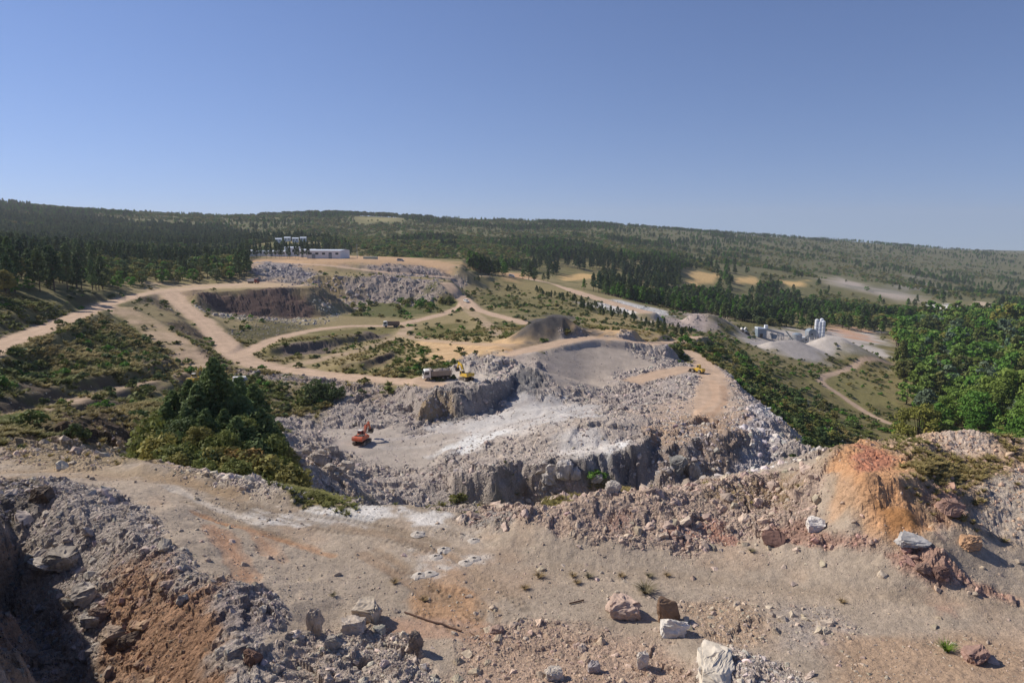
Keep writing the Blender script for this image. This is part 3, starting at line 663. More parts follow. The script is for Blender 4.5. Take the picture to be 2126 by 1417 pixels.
# crawler tread prints
def tread(marks, width, pitch=0.3):
    for off in (0, 2.0):
        pts = chaikin(PP(marks), 2)
        t_ = np.gradient(pts[:, :2], axis=0); t_ /= np.linalg.norm(t_, axis=1)[:, None] + 1e-9
        pts[:, 0] += -t_[:, 1] * off; pts[:, 1] += t_[:, 0] * off
        I, J = window(pts, 3)
        X, Y = GX[I, J], GY[I, J]
        dd, _, s = dist_line(X, Y, pts)
        w = (1 - sstep(width * 0.45, width * 0.55, dd)) * np.clip(0.65 + 1.2 * fbm(X, Y, 2.5, 3, 0.6, 27), 0, 1)
        bar = sstep(0.35, 0.6, np.abs(((s / pitch) % 1.0) - 0.5) * 2)
        H[I, J] += w * (bar - 0.5) * 0.05
        C[I, J] = C[I, J] * (1 - 0.28 * w * (1 - bar))[..., None]
tread([(520, 1050), (640, 1068), (760, 1082), (880, 1105)], 0.55)
tread([(560, 1085), (680, 1100), (800, 1120), (930, 1150)], 0.5)
tread([(760, 1150), (850, 1190), (930, 1230), (990, 1290)], 0.5)
tread([(330, 1000), (420, 1050), (470, 1120)], 0.55)
tread([(900, 1300), (960, 1290), (1005, 1265), (980, 1230), (900, 1222)], 0.45)
# --- roads over everything
for pts, width, tint in ROADS:
    I, J = window(pts, width * 1.5)
    X, Y = GX[I, J], GY[I, J]
    dd, _, s = dist_line(X, Y, pts)
    dd = dd + width * 0.18 * fbm(X, Y, width, 3, 0.6, 3)
    w = 1 - sstep(width * 0.38, width * 0.68, dd)
    if tint == 'strip': w = w * np.clip(0.55 + 0.5 * fbm(X, Y, 5, 3, 0.6, 19), 0.1, 0.85)
    rc = ROADC * (1 + 0.06 * fbm(X, Y, 6, 3, 0.5, 7))[..., None]
    tr = (np.exp(-((np.abs(dd) - width * 0.2) / (width * 0.07)) ** 2) * 0.10)[..., None]
    rc = rc * (1 + tr)
    rmean = np.hypot(pts[:, 0], pts[:, 1]).mean()
    C[I, J] = C[I, J] * (1 - w[..., None]) + rc * w[..., None]
    for arr, val in ((RUB, 0.05), (VEG, 0.0), (ROCK, 0.0)):
        arr[I, J] = arr[I, J] * (1 - w) + val * w
# bulldozer scrapes on the yellow ground and the pit floor
for pts_, wd, cc in (([(860, 725), (960, 722), (1060, 728)], 1.2, srgb(176, 140, 104)), ([(880, 735), (980, 730), (1050, 735)], 1.2, srgb(206, 178, 140)), ([(900, 712), (1000, 716), (1085, 712)], 1.0, srgb(168, 136, 100)),
                     ([(1240, 700), (1330, 690), (1430, 700)], 1.2, srgb(178, 146, 108)), ([(1260, 712), (1340, 702), (1440, 708)], 1.2, srgb(206, 176, 140)),
                     ([(780, 930), (900, 925), (1000, 890)], 1.2, srgb(186, 176, 166)), ([(760, 915), (880, 905), (980, 870), (1100, 830)], 1.5, srgb(186, 176, 168)), ([(1000, 905), (1100, 870), (1230, 850)], 1.5, srgb(168, 160, 152)),
                     ([(1480, 790), (1490, 830), (1440, 860)], 1.5, srgb(204, 170, 140)), ([(1500, 800), (1510, 840), (1450, 875)], 1.2, srgb(172, 140, 114))):
    streak(pts_, cc, wd, 0.6)

C *= 1 + 0.2 * np.clip(RUB, 0, 1)[..., None] * (VEG < 0.4)[..., None]
RCOL *= 1.16
# --- level stands for the machines
PADS = [(968, 788, 5.0), (908, 787, 6.5), (752, 920, 5.0), (813, 679, 6.0), (526, 588, 6.0), (405, 797, 4.0), (1447, 773, 5.0), (503, 797, 4.0), (491, 806, 3.5)]
PADXY = []
for u_, v_, rad_ in PADS:
    p_ = P(u_, v_)
    PADXY.append((p_[0], p_[1], rad_))
    I, J = window([p_], rad_ * 2)
    X, Y = GX[I, J], GY[I, J]
    w = 1 - sstep(rad_ * 0.75, rad_ * 1.4, np.hypot(X - p_[0], Y - p_[1]))
    H[I, J] = H[I, J] * (1 - w) + p_[2] * w
    RUB[I, J] *= 1 - 0.9 * w; ROCK[I, J] *= 1 - w

# --- surface relief by zone: broken facets, not melted bumps
_ha = rng.random((128, 128, 5))
def facets(X, Y, size, seed=0):
    gx, gy = X / size, Y / size
    ix, iy = np.floor(gx).astype(int), np.floor(gy).astype(int)
    best = np.full(X.shape, 9e9); out = np.zeros(X.shape)
    for dx in (-1, 0, 1):
        for dy in (-1, 0, 1):
            cx, cy = ix + dx, iy + dy
            hh = _ha[(cx + 13 * seed) & 127, (cy + 29 * seed) & 127]
            ox, oy = gx - (cx + hh[..., 0]), gy - (cy + hh[..., 1])
            dd_ = ox * ox + oy * oy
            m = dd_ < best
            best = np.where(m, dd_, best)
            out = np.where(m, hh[..., 2] - 0.5 + (hh[..., 3] - 0.5) * ox * 1.6 + (hh[..., 4] - 0.5) * oy * 1.6, out)
    return out
for r0, r1, s1, a1, s2, a2, s3, a3 in ((14, 62, 1.5, 0.24, 0.6, 0.16, 0.28, 0.09), (62, 260, 6.0, 1.0, 2.4, 0.75, 1.2, 0.4), (260, 800, 6.0, 0.9, 3.0, 0.7, 3.0, 0.0)):
    i0, i1 = np.searchsorted(RR, r0), np.searchsorted(RR, r1)
    X, Y = GX[i0:i1], GY[i0:i1]
    wx, wy = X + 0.4 * s2 * fbm(X, Y, s2, 2, 0.5, 3), Y + 0.4 * s2 * fbm(X, Y, s2, 2, 0.5, 4)
    rel = a1 * facets(wx, wy, s1, 1) + a2 * facets(wx, wy, s2, 2) + (a3 * facets(wx, wy, s3, 3) if a3 else 0)
    H[i0:i1] += RUB[i0:i1] ** 1.3 * rel
H += VEG * 0.25 * fbm(GX, GY, 5.0, 3, 0.5, 44) * (GY > 40) * (1 - sstep(500, 900, RR)[:, None])
H += 0.05 * fbm(GX, GY, 1.6, 4, 0.6, 45) * (RR < 60)[:, None]

# ------------------------------------------------------------------ ground sheet
def new_mat(name):
    m = bpy.data.materials.new(name)
    m.use_nodes = True
    return m, m.node_tree, m.node_tree.nodes['Principled BSDF']

def N(nt, typ, **kw):
    n = nt.nodes.new(typ)
    for k, v in kw.items():
        if k.startswith('i_'):
            n.inputs[k[2:].replace('_', ' ')].default_value = v
        else:
            setattr(n, k, v)
    return n

def make_ground():
    me = bpy.data.meshes.new('ground')
    co = np.stack([GX, GY, H], -1).reshape(-1, 3)
    idx = np.arange(NR * NT).reshape(NR, NT)
    q = np.stack([idx[1:, :-1], idx[1:, 1:], idx[:-1, 1:], idx[:-1, :-1]], -1).reshape(-1, 4)
    me.vertices.add(len(co)); me.vertices.foreach_set('co', co.ravel())
    me.loops.add(q.size); me.loops.foreach_set('vertex_index', q.ravel().astype(np.int32))
    me.polygons.add(len(q)); me.polygons.foreach_set('loop_start', np.arange(0, q.size, 4, dtype=np.int32))
    me.update()
    a = me.attributes.new('tint', 'FLOAT_COLOR', 'POINT')
    a.data.foreach_set('color', np.concatenate([C, np.ones((NR, NT, 1))], -1).astype(np.float32).ravel())
    for nm, arr in (('rubble', RUB), ('veg', VEG)):
        a = me.attributes.new(nm, 'FLOAT', 'POINT')
        a.data.foreach_set('value', arr.astype(np.float32).ravel())
    rf = RUB[:-1, :-1].ravel()
    me.polygons.foreach_set('use_smooth', rf < 0.42)
    m, t, b = new_mat('quarry ground')
    b.inputs['Roughness'].default_value = 0.95
    b.inputs['Specular IOR Level'].default_value = 0.15
    L = t.links
    at = N(t, 'ShaderNodeAttribute', attribute_name='tint')
    ru = N(t, 'ShaderNodeAttribute', attribute_name='rubble')
    ve = N(t, 'ShaderNodeAttribute', attribute_name='veg')
    geo = N(t, 'ShaderNodeNewGeometry')
    def noise(scale, detail=4, rough=0.6):
        n = N(t, 'ShaderNodeTexNoise'); n.inputs['Scale'].default_value = scale; n.inputs['Detail'].default_value = detail; n.inputs['Roughness'].default_value = rough
        L.new(geo.outputs['Position'], n.inputs['Vector']); return n
    def mr(src, a, b_, c, d_):
        n = N(t, 'ShaderNodeMapRange'); L.new(src, n.inputs[0])
        for i, v in enumerate((a, b_, c, d_)): n.inputs[i + 1].default_value = v
        return n.outputs[0]
    def math_(op, x, y):
        n = N(t, 'ShaderNodeMath', operation=op)
        for i, v in enumerate((x, y)):
            if isinstance(v, (int, float)): n.inputs[i].default_value = v
            else: L.new(v, n.inputs[i])
        return n.outputs[0]
    # tonal mottling
    big = mr(noise(0.35, 5).outputs[0], 0.3, 0.7, 0.86, 1.12)
    fine = mr(noise(4.0, 6, 0.7).outputs[0], 0.3, 0.7, 0.78, 1.2)
    sp = noise(17.0, 3, 0.7)
    spk = mr(sp.outputs[0], 0.3, 0.7, 0.82, 1.16)
    k = math_('MULTIPLY', math_('MULTIPLY', big, fine), spk)
    mix = N(t, 'ShaderNodeVectorMath', operation='SCALE')
    L.new(at.outputs['Color'], mix.inputs[0]); L.new(k, mix.inputs['Scale'])
    # grass tufting colour inside vegetated areas
    tuft = mr(noise(1.3, 5, 0.7).outputs[0], 0.42, 0.62, 0.0, 1.0)
    tf = math_('MULTIPLY', math_('MULTIPLY', tuft, ve.outputs['Fac']), 0.6)
    mc = N(t, 'ShaderNodeMix', data_type='RGBA')
    L.new(tf, mc.inputs['Factor']); L.new(mix.outputs[0], mc.inputs['A']); mc.inputs['B'].default_value = (0.085, 0.083, 0.034, 1)
    # stones in rubble: cell colour variation
    vo = N(t, 'ShaderNodeTexVoronoi'); vo.inputs['Scale'].default_value = 5.5; L.new(geo.outputs['Position'], vo.inputs['Vector'])
    sep = N(t, 'ShaderNodeSeparateColor'); L.new(vo.outputs['Color'], sep.inputs[0])
    cell = mr(sep.outputs[0], 0, 1, 0.82, 1.15)
    one = math_('ADD', math_('MULTIPLY', math_('SUBTRACT', cell, 1.0), ru.outputs['Fac']), 1.0)
    fin = N(t, 'ShaderNodeVectorMath', operation='SCALE')
    L.new(mc.outputs['Result'], fin.inputs[0]); L.new(one, fin.inputs['Scale'])
    L.new(fin.outputs[0], b.inputs['Base Color'])
    # relief
    h1 = math_('MULTIPLY', vo.outputs['Distance'], math_('MULTIPLY', ru.outputs['Fac'], -0.12))
    h2 = math_('MULTIPLY', noise(3.0, 8, 0.65).outputs[0], math_('ADD', math_('MULTIPLY', ru.outputs['Fac'], 0.30), 0.06))
    hs = math_('ADD', h1, math_('ADD', h2, math_('MULTIPLY', sp.outputs[0], 0.045)))
    bp = N(t, 'ShaderNodeBump'); bp.inputs['Strength'].default_value = 0.9; bp.inputs['Distance'].default_value = 1.0
    L.new(hs, bp.inputs['Height']); L.new(bp.outputs[0], b.inputs['Normal'])
    me.materials.append(m)
    o = bpy.data.objects.new('ground', me)
    o['kind'] = 'structure'
    col.objects.link(o)
    return o
ground = make_ground()

# ------------------------------------------------------------------ object helpers
def mesh_obj(name, me, parent=None, link=True):
    o = bpy.data.objects.new(name, me)
    if link:
        col.objects.link(o)
    if parent is not None:
        o.parent = parent
    return o

def thing(name, label, cat, loc=(0, 0, 0), rotz=0.0, group=None, scale=1.0):
    o = bpy.data.objects.new(name, None)
    o.empty_display_size = 0.2
    col.objects.link(o)
    o.location = loc
    o.rotation_euler = (0, 0, rotz)
    o.scale = (scale,) * 3 if not hasattr(scale, '__len__') else scale
    o['label'] = label; o['category'] = cat
    if group: o['group'] = group
    return o

def tag(o, label, cat, group=None):
    o['label'] = label; o['category'] = cat
    if group: o['group'] = group
    return o

def py_mesh(name, verts, faces, mats=(), fmat=None, smooth=False):
    me = bpy.data.meshes.new(name)
    me.from_pydata([tuple(v) for v in verts], [], [tuple(int(i) for i in f) for f in faces])
    for m in mats: me.materials.append(m)
    if fmat is not None:
        me.polygons.foreach_set('material_index', np.asarray(fmat, np.int32))
    if smooth:
        me.polygons.foreach_set('use_smooth', np.ones(len(me.polygons), bool))
    me.update()
    return me

def quads_mesh(name, V, mat):
    """V: (n,4,3) quads"""
    n = len(V)
    me = bpy.data.meshes.new(name)
    me.vertices.add(n * 4); me.vertices.foreach_set('co', V.reshape(-1).astype(np.float32))
    me.loops.add(n * 4); me.loops.foreach_set('vertex_index', np.arange(n * 4, dtype=np.int32))
    me.polygons.add(n); me.polygons.foreach_set('loop_start', np.arange(0, n * 4, 4, dtype=np.int32))
    me.update()
    me.materials.append(mat)
    return me

# ------------------------------------------------------------------ materials of natural things
def tint_mat(name, rough=0.9, detail=6.0, lo=0.75, hi=1.2, bump=0.0, hue=None, trans=0.0, fallback=(0.3, 0.28, 0.25)):
    """base colour from the 'tint' each copy carries, broken up by noise"""
    m, t, b = new_mat(name)
    b.inputs['Roughness'].default_value = rough
    b.inputs['Specular IOR Level'].default_value = 0.2
    L = t.links
    a = N(t, 'ShaderNodeAttribute', attribute_name='tint', attribute_type='INSTANCER')
    tc = N(t, 'ShaderNodeTexCoord')
    nz = N(t, 'ShaderNodeTexNoise'); nz.inputs['Scale'].default_value = detail; nz.inputs['Detail'].default_value = 5
    L.new(tc.outputs['Object'], nz.inputs['Vector'])
    mrn = N(t, 'ShaderNodeMapRange'); L.new(nz.outputs[0], mrn.inputs[0])
    for i, v in enumerate((0.3, 0.7, lo, hi)): mrn.inputs[i + 1].default_value = v
    sc = N(t, 'ShaderNodeVectorMath', operation='SCALE')
    L.new(a.outputs['Color'], sc.inputs[0]); L.new(mrn.outputs[0], sc.inputs['Scale'])
    out = sc.outputs[0]
    L.new(out, b.inputs['Base Color'])
    if bump:
        bp = N(t, 'ShaderNodeBump'); bp.inputs['Strength'].default_value = bump; bp.inputs['Distance'].default_value = 0.1
        L.new(nz.outputs[0], bp.inputs['Height']); L.new(bp.outputs[0], b.inputs['Normal'])
    if trans:
        tr = N(t, 'ShaderNodeBsdfTranslucent'); L.new(out, tr.inputs[0])
        ms = N(t, 'ShaderNodeMixShader'); ms.inputs[0].default_value = trans
        L.new(b.outputs[0], ms.inputs[1]); L.new(tr.outputs[0], ms.inputs[2])
        L.new(ms.outputs[0], t.nodes['Material Output'].inputs[0])
    return m
M_ROCK = tint_mat('broken stone', 0.95, 3.0, 0.72, 1.2, bump=0.5)
M_LEAF = tint_mat('foliage', 0.75, 2.0, 0.7, 1.3, trans=0.25)
def plain(name, c, rough=0.7, metal=0.0, noise_scale=3.0, var=0.12, dirt=None, dirt_amt=0.4):
    m, t, b = new_mat(name)
    b.inputs['Roughness'].default_value = rough
    b.inputs['Metallic'].default_value = metal
    L = t.links
    tc = N(t, 'ShaderNodeTexCoord')
    nz = N(t, 'ShaderNodeTexNoise'); nz.inputs['Scale'].default_value = noise_scale; nz.inputs['Detail'].default_value = 6
    L.new(tc.outputs['Object'], nz.inputs['Vector'])
    mrn = N(t, 'ShaderNodeMapRange'); L.new(nz.outputs[0], mrn.inputs[0])
    for i, v in enumerate((0.3, 0.7, 1 - var, 1 + var)): mrn.inputs[i + 1].default_value = v
    sc = N(t, 'ShaderNodeVectorMath', operation='SCALE'); sc.inputs[0].default_value = c; L.new(mrn.outputs[0], sc.inputs['Scale'])
    out = sc.outputs[0]
    if dirt is not None:
        n2 = N(t, 'ShaderNodeTexNoise'); n2.inputs['Scale'].default_value = noise_scale * 0.6; n2.inputs['Detail'].default_value = 8
        L.new(tc.outputs['Object'], n2.inputs['Vector'])
        m2 = N(t, 'ShaderNodeMapRange'); L.new(n2.outputs[0], m2.inputs[0])
        for i, v in enumerate((0.4, 0.65, 0.0, dirt_amt)): m2.inputs[i + 1].default_value = v
        mx = N(t, 'ShaderNodeMix', data_type='RGBA'); L.new(m2.outputs[0], mx.inputs['Factor']); L.new(out, mx.inputs['A']); mx.inputs['B'].default_value = (*dirt, 1)
        out = mx.outputs['Result']
    L.new(out, b.inputs['Base Color'])
    return m
M_BARK = plain('bark', tuple(srgb(92, 78, 66)), 0.95, noise_scale=8, var=0.3)

# ------------------------------------------------------------------ rock shapes: hulls of broken blocks
def rock_mesh(name, npts, squash, rs, detail=0):
    r = np.random.default_rng(rs)
    p = r.normal(size=(npts, 3))
    p /= np.linalg.norm(p, axis=1)[:, None]
    p = np.sign(p) * np.abs(p) ** 0.62            # towards a block
    p *= (0.5 * np.array(squash)) * r.uniform(0.8, 1.1, (npts, 1))
    bm = bmesh.new()
    for q in p: bm.verts.new(q)
    res = bmesh.ops.convex_hull(bm, input=bm.verts)
    for v in [v for v in bm.verts if not v.link_faces]: bm.verts.remove(v)
    if detail:
        bmesh.ops.triangulate(bm, faces=bm.faces)
        for k in range(detail):
            bmesh.ops.subdivide_edges(bm, edges=bm.edges, cuts=1, use_grid_fill=True)
            amp = (0.03, 0.02, 0.013)[k]
            for v in bm.verts:
                v.co += v.co.normalized() * float(r.normal(0, amp))
    me = bpy.data.meshes.new(name)
    bm.to_mesh(me); bm.free()
    me.materials.append(M_ROCK)
    return me
ROCKS = [rock_mesh('rock_shape', 16 + 2 * (i % 4), sq, 100 + i) for i, sq in enumerate([(1, .85, .7), (1.1, .7, .55), (.9, .9, .8), (1.25, .75, .5), (1, .65, .75), (1.1, .95, .6), (.85, .8, 1), (1.3, .7, .7)])]
BIGR = [rock_mesh('boulder_shape', 18, sq, 300 + i, 2) for i, sq in enumerate([(1, .85, .75), (1.15, .75, .6), (.95, .9, .85), (1.2, .8, .55), (1, .7, .9), (1.1, .9, .65)])]

# ------------------------------------------------------------------ plants
def leaf_quads(cent, outn, size, r, flat=0.5):
    n = len(cent)
    nn = outn + r.normal(0, flat, (n, 3))
    nn /= np.linalg.norm(nn, axis=1)[:, None] + 1e-9
    a = np.cross(nn, r.normal(size=(n, 3))); a /= np.linalg.norm(a, axis=1)[:, None] + 1e-9
    b = np.cross(nn, a)
    s = size * r.uniform(0.6, 1.3, (n, 1)) * 0.5
    a = a * s; b = b * s * r.uniform(0.5, 0.9, (n, 1))
    return np.stack([cent - a - b * 0.6, cent + a * 0.8 - b, cent + a + b * 0.6, cent - a * 0.8 + b], 1)

def clump_cloud(cents, rads, per, size, r, squash=0.8):
    out = []
    for c, rad in zip(cents, rads):
        n = r.normal(size=(per, 3)); n /= np.linalg.norm(n, axis=1)[:, None]
        n[:, 2] = np.where(n[:, 2] < -0.3, -n[:, 2], n[:, 2])
        p = c + n * (rad * r.uniform(0.55, 1.05, (per, 1))) * np.array((1, 1, squash))
        out.append(leaf_quads(p, n, size, r))
    return np.concatenate(out)

def trunk_verts(h0, r0, r1, bend, r, sides=6, rings=5, branches=()):
    V, F = [], []
    def tube(pts, rads):
        b0 = len(V)
        for (p, q) in zip(pts, rads):
            for k in range(sides):
                a = 2 * math.pi * k / sides
                V.append((p[0] + q * math.cos(a), p[1] + q * math.sin(a), p[2]))
        for i in range(len(pts) - 1):
            for k in range(sides):
                a, b = b0 + i * sides + k, b0 + i * sides + (k + 1) % sides
                F.append((a, b, b + sides, a + sides))
        F.append(tuple(b0 + (len(pts) - 1) * sides + k for k in range(sides)))
    ph = r.uniform(0, 6.28)
    pts = [(bend * math.sin(ph) * (i / (rings - 1)) ** 2, bend * math.cos(ph) * (i / (rings - 1)) ** 2, -0.04 + (h0 + 0.04) * i / (rings - 1)) for i in range(rings)]
    tube(pts, [r0 * (1 - i / (rings - 1)) + r1 * i / (rings - 1) for i in range(rings)])
    for (p, q, ra) in branches:
        m = (np.array(p) + np.array(q)) / 2 + np.array((0, 0, 0.02))
        tube([p, tuple(m), q], [ra, ra * 0.7, ra * 0.3])
    return V, F

def make_pine(seed, nclump=46, per=26, size=0.055, base=0.22, wid=0.2, top=0.9):
    r = np.random.default_rng(seed)
    cents, rads, br = [], [], []
    for k in range(nclump):
        t = base + (1 - base) * (k + r.uniform(0, 1)) / nclump
        prof = wid * (1 - ((t - base) / (1 - base)) ** 1.6) ** 0.8 + 0.012
        if t < base + 0.12: prof *= 0.75
        a = k * 2.4 + r.uniform(-0.5, 0.5)
        rr = prof * r.uniform(0.35, 1.0)
        c = np.array((rr * math.cos(a), rr * math.sin(a), t - 0.02 * rr / wid))
        cents.append(c); rads.append(max(0.022, 0.34 * prof * r.uniform(0.7, 1.2) + 0.018))
        if k % 3 == 0:
            br.append(((0, 0, t - 0.03), tuple(c), 0.006))
    Q = clump_cloud(np.array(cents), rads, per, size, r, 0.6)
    return Q, trunk_verts(0.97, 0.016, 0.003, 0.02, r, branches=br)

def make_broad(seed, nclump=40, per=26, size=0.075, base=0.2, wid=0.32, tall=1.0, dome=1.0):
    r = np.random.default_rng(seed)
    cents, rads, br = [], [], []
    for k in range(nclump):
        n = r.normal(size=3); n /= np.linalg.norm(n)
        q = r.uniform(0.45, 1.0) ** 0.5
        mid = (base + 1) / 2
        c = np.array((n[0] * wid * q, n[1] * wid * q, mid + n[2] * (1 - base) * 0.44 * q))
        w = 1 - 0.35 * max(0, (c[2] - mid) / (1 - mid))
        c[:2] *= w
        cents.append(c); rads.append(r.uniform(0.075, 0.135) * (wid / 0.32) ** 0.5)
        if k % 5 == 0:
            br.append(((0, 0, base * 0.8), tuple(c), 0.01))
    Q = clump_cloud(np.array(cents), rads, per, size, r, 0.85)
    return Q, trunk_verts(0.75, 0.022, 0.006, 0.03, r, branches=br)

def make_bush(seed, nclump=14, per=22, size=0.16, wid=0.55):
    r = np.random.default_rng(seed)
    cents, rads, br = [], [], []
    for k in range(nclump):
        a = r.uniform(0, 6.28); q = r.uniform(0, 1) ** 0.6 * wid
        zt = r.uniform(0.15, 0.85) * (1 - 0.5 * (q / wid) ** 2)
        cents.append(np.array((q * math.cos(a), q * math.sin(a), zt))); rads.append(r.uniform(0.16, 0.28))
        if k % 3 == 0:
            br.append(((0, 0, 0.0), tuple(cents[-1]), 0.02))
    Q = clump_cloud(np.array(cents), rads, per, size, r, 0.9)
    return Q, trunk_verts(0.4, 0.035, 0.012, 0.05, r, rings=3, branches=br)

def plant_pair(nm, made):
    Q, (V, F) = made
    return quads_mesh(nm + '_crown', Q, M_LEAF), py_mesh(nm + '_trunk', V, F, (M_BARK,))

def plant_whole(nm, made):
    """single shape for the uncountable mass"""
    Q, (V, F) = made
    V = np.array(V); n = len(V)
    me = bpy.data.meshes.new(nm)
    verts = np.concatenate([V, Q.reshape(-1, 3)])
    faces = [tuple(f) for f in F] + [tuple(range(n + 4 * i, n + 4 * i + 4)) for i in range(len(Q))]
    me.from_pydata(verts.tolist(), [], faces)
    me.materials.append(M_BARK); me.materials.append(M_LEAF)
    mi = np.ones(len(faces), np.int32); mi[:len(F)] = 0
    me.polygons.foreach_set('material_index', mi)
    me.update()
    return me

PINE_HERO = [plant_pair('pine', make_pine(10 + i, 110, 46, 0.03, 0.12, 0.24)) for i in range(3)]
PINE_MID = [plant_pair('pine', make_pine(20 + i, 46, 22, 0.055, 0.26, 0.17 + 0.02 * i)) for i in range(4)]
BROAD_MID = [plant_pair('broadleaf', make_broad(30 + i, 44, 24, 0.07, 0.12, 0.27 + 0.03 * (i % 3))) for i in range(4)]
BROAD_HERO = [plant_pair('broadleaf', make_broad(33 + i, 70, 60, 0.034, 0.1, 0.28 + 0.03 * i)) for i in range(3)]
POPLAR = [plant_pair('poplar', make_broad(36 + i, 44, 22, 0.055, 0.08, 0.15 + 0.02 * i)) for i in range(2)]
BUSH_HERO = [plant_pair('shrub', make_bush(40 + i, 34, 40, 0.085)) for i in range(3)]
BUSH_MID = [plant_pair('shrub', make_bush(44 + i, 14, 20, 0.17, 0.5)) for i in range(3)]
W_PINE = [plant_whole('pine_shape', make_pine(50 + i, 26, 12, 0.09, 0.24, 0.16 + 0.025 * i)) for i in range(3)]
W_BROAD = [plant_whole('broadleaf_shape', make_broad(60 + i, 20, 14, 0.13, 0.1, 0.32 + 0.04 * i)) for i in range(3)]
W_POP = [plant_whole('poplar_shape', make_broad(65 + i, 20, 14, 0.1, 0.08, 0.17 + 0.03 * i)) for i in range(2)]
W_BUSH = [plant_whole('bush_shape', make_bush(70 + i, 8, 10, 0.3, 0.5)) for i in range(3)]

# ------------------------------------------------------------------ scattering as one mass (geometry nodes instances)
def scatter(name, label, cat, shapes, loc, rot, scl, idx, tint):
    lib = bpy.data.collections.new(name + '_shapes')
    for k, me in enumerate(shapes):
        o = bpy.data.objects.new('%s_%02d' % (name, k), me)
        lib.objects.link(o)
    me = bpy.data.meshes.new(name)
    n = len(loc)
    me.vertices.add(n); me.vertices.foreach_set('co', np.asarray(loc, np.float32).ravel())
    for nm, ty, key, arr in (('rot', 'FLOAT_VECTOR', 'vector', rot), ('scl', 'FLOAT_VECTOR', 'vector', scl), ('tint', 'FLOAT_COLOR', 'color', np.c_[tint, np.ones(n)]), ('pick', 'INT', 'value', idx)):
        a = me.attributes.new(nm, ty, 'POINT')
        a.data.foreach_set(key, np.asarray(arr, np.int32 if ty == 'INT' else np.float32).ravel())
    o = bpy.data.objects.new(name, me)
    col.objects.link(o)
    o['kind'] = 'stuff'; o['label'] = label; o['category'] = cat
    ng = bpy.data.node_groups.new(name + '_scatter', 'GeometryNodeTree')
    ng.interface.new_socket('Geometry', in_out='INPUT', socket_type='NodeSocketGeometry')
    ng.interface.new_socket('Geometry', in_out='OUTPUT', socket_type='NodeSocketGeometry')
    gi = ng.nodes.new('NodeGroupInput'); go = ng.nodes.new('NodeGroupOutput')
    ci = ng.nodes.new('GeometryNodeCollectionInfo'); ci.inputs[0].default_value = lib
    ci.inputs['Separate Children'].default_value = True; ci.inputs['Reset Children'].default_value = True
    ip = ng.nodes.new('GeometryNodeInstanceOnPoints'); ip.inputs['Pick Instance'].default_value = True
    def attr(nm, ty):
        q = ng.nodes.new('GeometryNodeInputNamedAttribute'); q.data_type = ty; q.inputs[0].default_value = nm
        return q.outputs[0]
    eu = ng.nodes.new('FunctionNodeEulerToRotation')
    ng.links.new(attr('rot', 'FLOAT_VECTOR'), eu.inputs[0])
    ng.links.new(gi.outputs[0], ip.inputs['Points'])
    ng.links.new(ci.outputs[0], ip.inputs['Instance'])
    ng.links.new(attr('pick', 'INT'), ip.inputs['Instance Index'])
    ng.links.new(eu.outputs[0], ip.inputs['Rotation'])
    ng.links.new(attr('scl', 'FLOAT_VECTOR'), ip.inputs['Scale'])
    ng.links.new(ip.outputs[0], go.inputs[0])
    md = o.modifiers.new('scatter', 'NODES'); md.node_group = ng
    return o

def inside(x, y, poly):
    return dist_poly(x, y, poly) < 0

# ------------------------------------------------------------------ loose rock
def scatter_rocks():
    r = np.random.default_rng(11)
    n = 640000
    th = r.uniform(R(-42), R(42), n); lr = r.uniform(math.log(14.5), math.log(470), n)
    rad = np.exp(lr)
    x, y = rad * np.sin(th), rad * np.cos(th)
    dens = sample(ROCK, x, y)
    patch = np.clip(0.75 + 1.3 * fbm(x, y, 5.0, 3, 0.6, 77), 0.05, 1.6)
    for px_, py_, pr_ in PADXY: dens = np.where(np.hypot(x - px_, y - py_) < pr_ * 0.8, 0, dens)
    keep = r.random(n) < dens * patch * 0.75
    x, y, rad = x[keep], y[keep], rad[keep]; dens = dens[keep]
    n = len(x)
    s = rad * 0.0021 * np.minimum(r.random(n) ** -0.42, 10) * np.where((dens < 0.3) & (rad < 60), 0.72, 1.0)
    s = np.minimum(s, 0.35 + rad * 0.011 * dens)
    z = sample(H, x, y) - s * 0.12
    tint = np.stack([sample(RCOL[..., k], x, y) for k in range(3)], -1)
    tint = tint * r.uniform(0.72, 1.22, (n, 1)) * (1 + r.normal(0, 0.03, (n, 3)))
    rot = r.uniform(0, 6.28, (n, 3)); rot[:, :2] *= 0.15
    scl = s[:, None] * r.uniform(0.8, 1.2, (n, 3))
    idx = r.integers(0, len(ROCKS), n)
    return np.c_[x, y, z], rot, scl, idx, np.clip(tint, 0.02, 0.85), s / rad, rad
loc, rot, scl, idx, tint, app, rad = scatter_rocks()
order = np.argsort(-app)
# keep clear of the machines' standing places
NB = 270
GROUPS = [
    ('left heap', [(-60, 980), (320, 990), (440, 1190), (600, 1250), (560, 1500), (-60, 1500)], 'rough grey stone lying loose on the rubble heap beside the shaded bank', 'stones on the rubble heap by the shaded bank'),
    ('foot heap', [(540, 1280), (900, 1290), (960, 1500), (520, 1500)], 'pale angular stone in the low heap beside the steel rod', 'stones in the low heap beside the steel rod'),
    ('pale heap', [(1430, 1300), (1700, 1330), (1740, 1500), (1400, 1500)], 'pale broken stone in the small heap next to the long white boulder', 'stones in the heap by the long white boulder'),
    ('mound foot', [(1580, 1070), (1760, 1090), (2126, 1130), (2200, 1300), (1900, 1230), (1600, 1150)], 'reddish broken stone strewn at the foot of the ochre mound', 'stones strewn at the foot of the ochre mound'),
    ('berm', [(930, 1040), (1250, 1010), (1730, 950), (1740, 1090), (1450, 1160), (950, 1110)], 'brown stone lying on the rubble berm along the bench edge', 'stones on the rubble berm'),
]
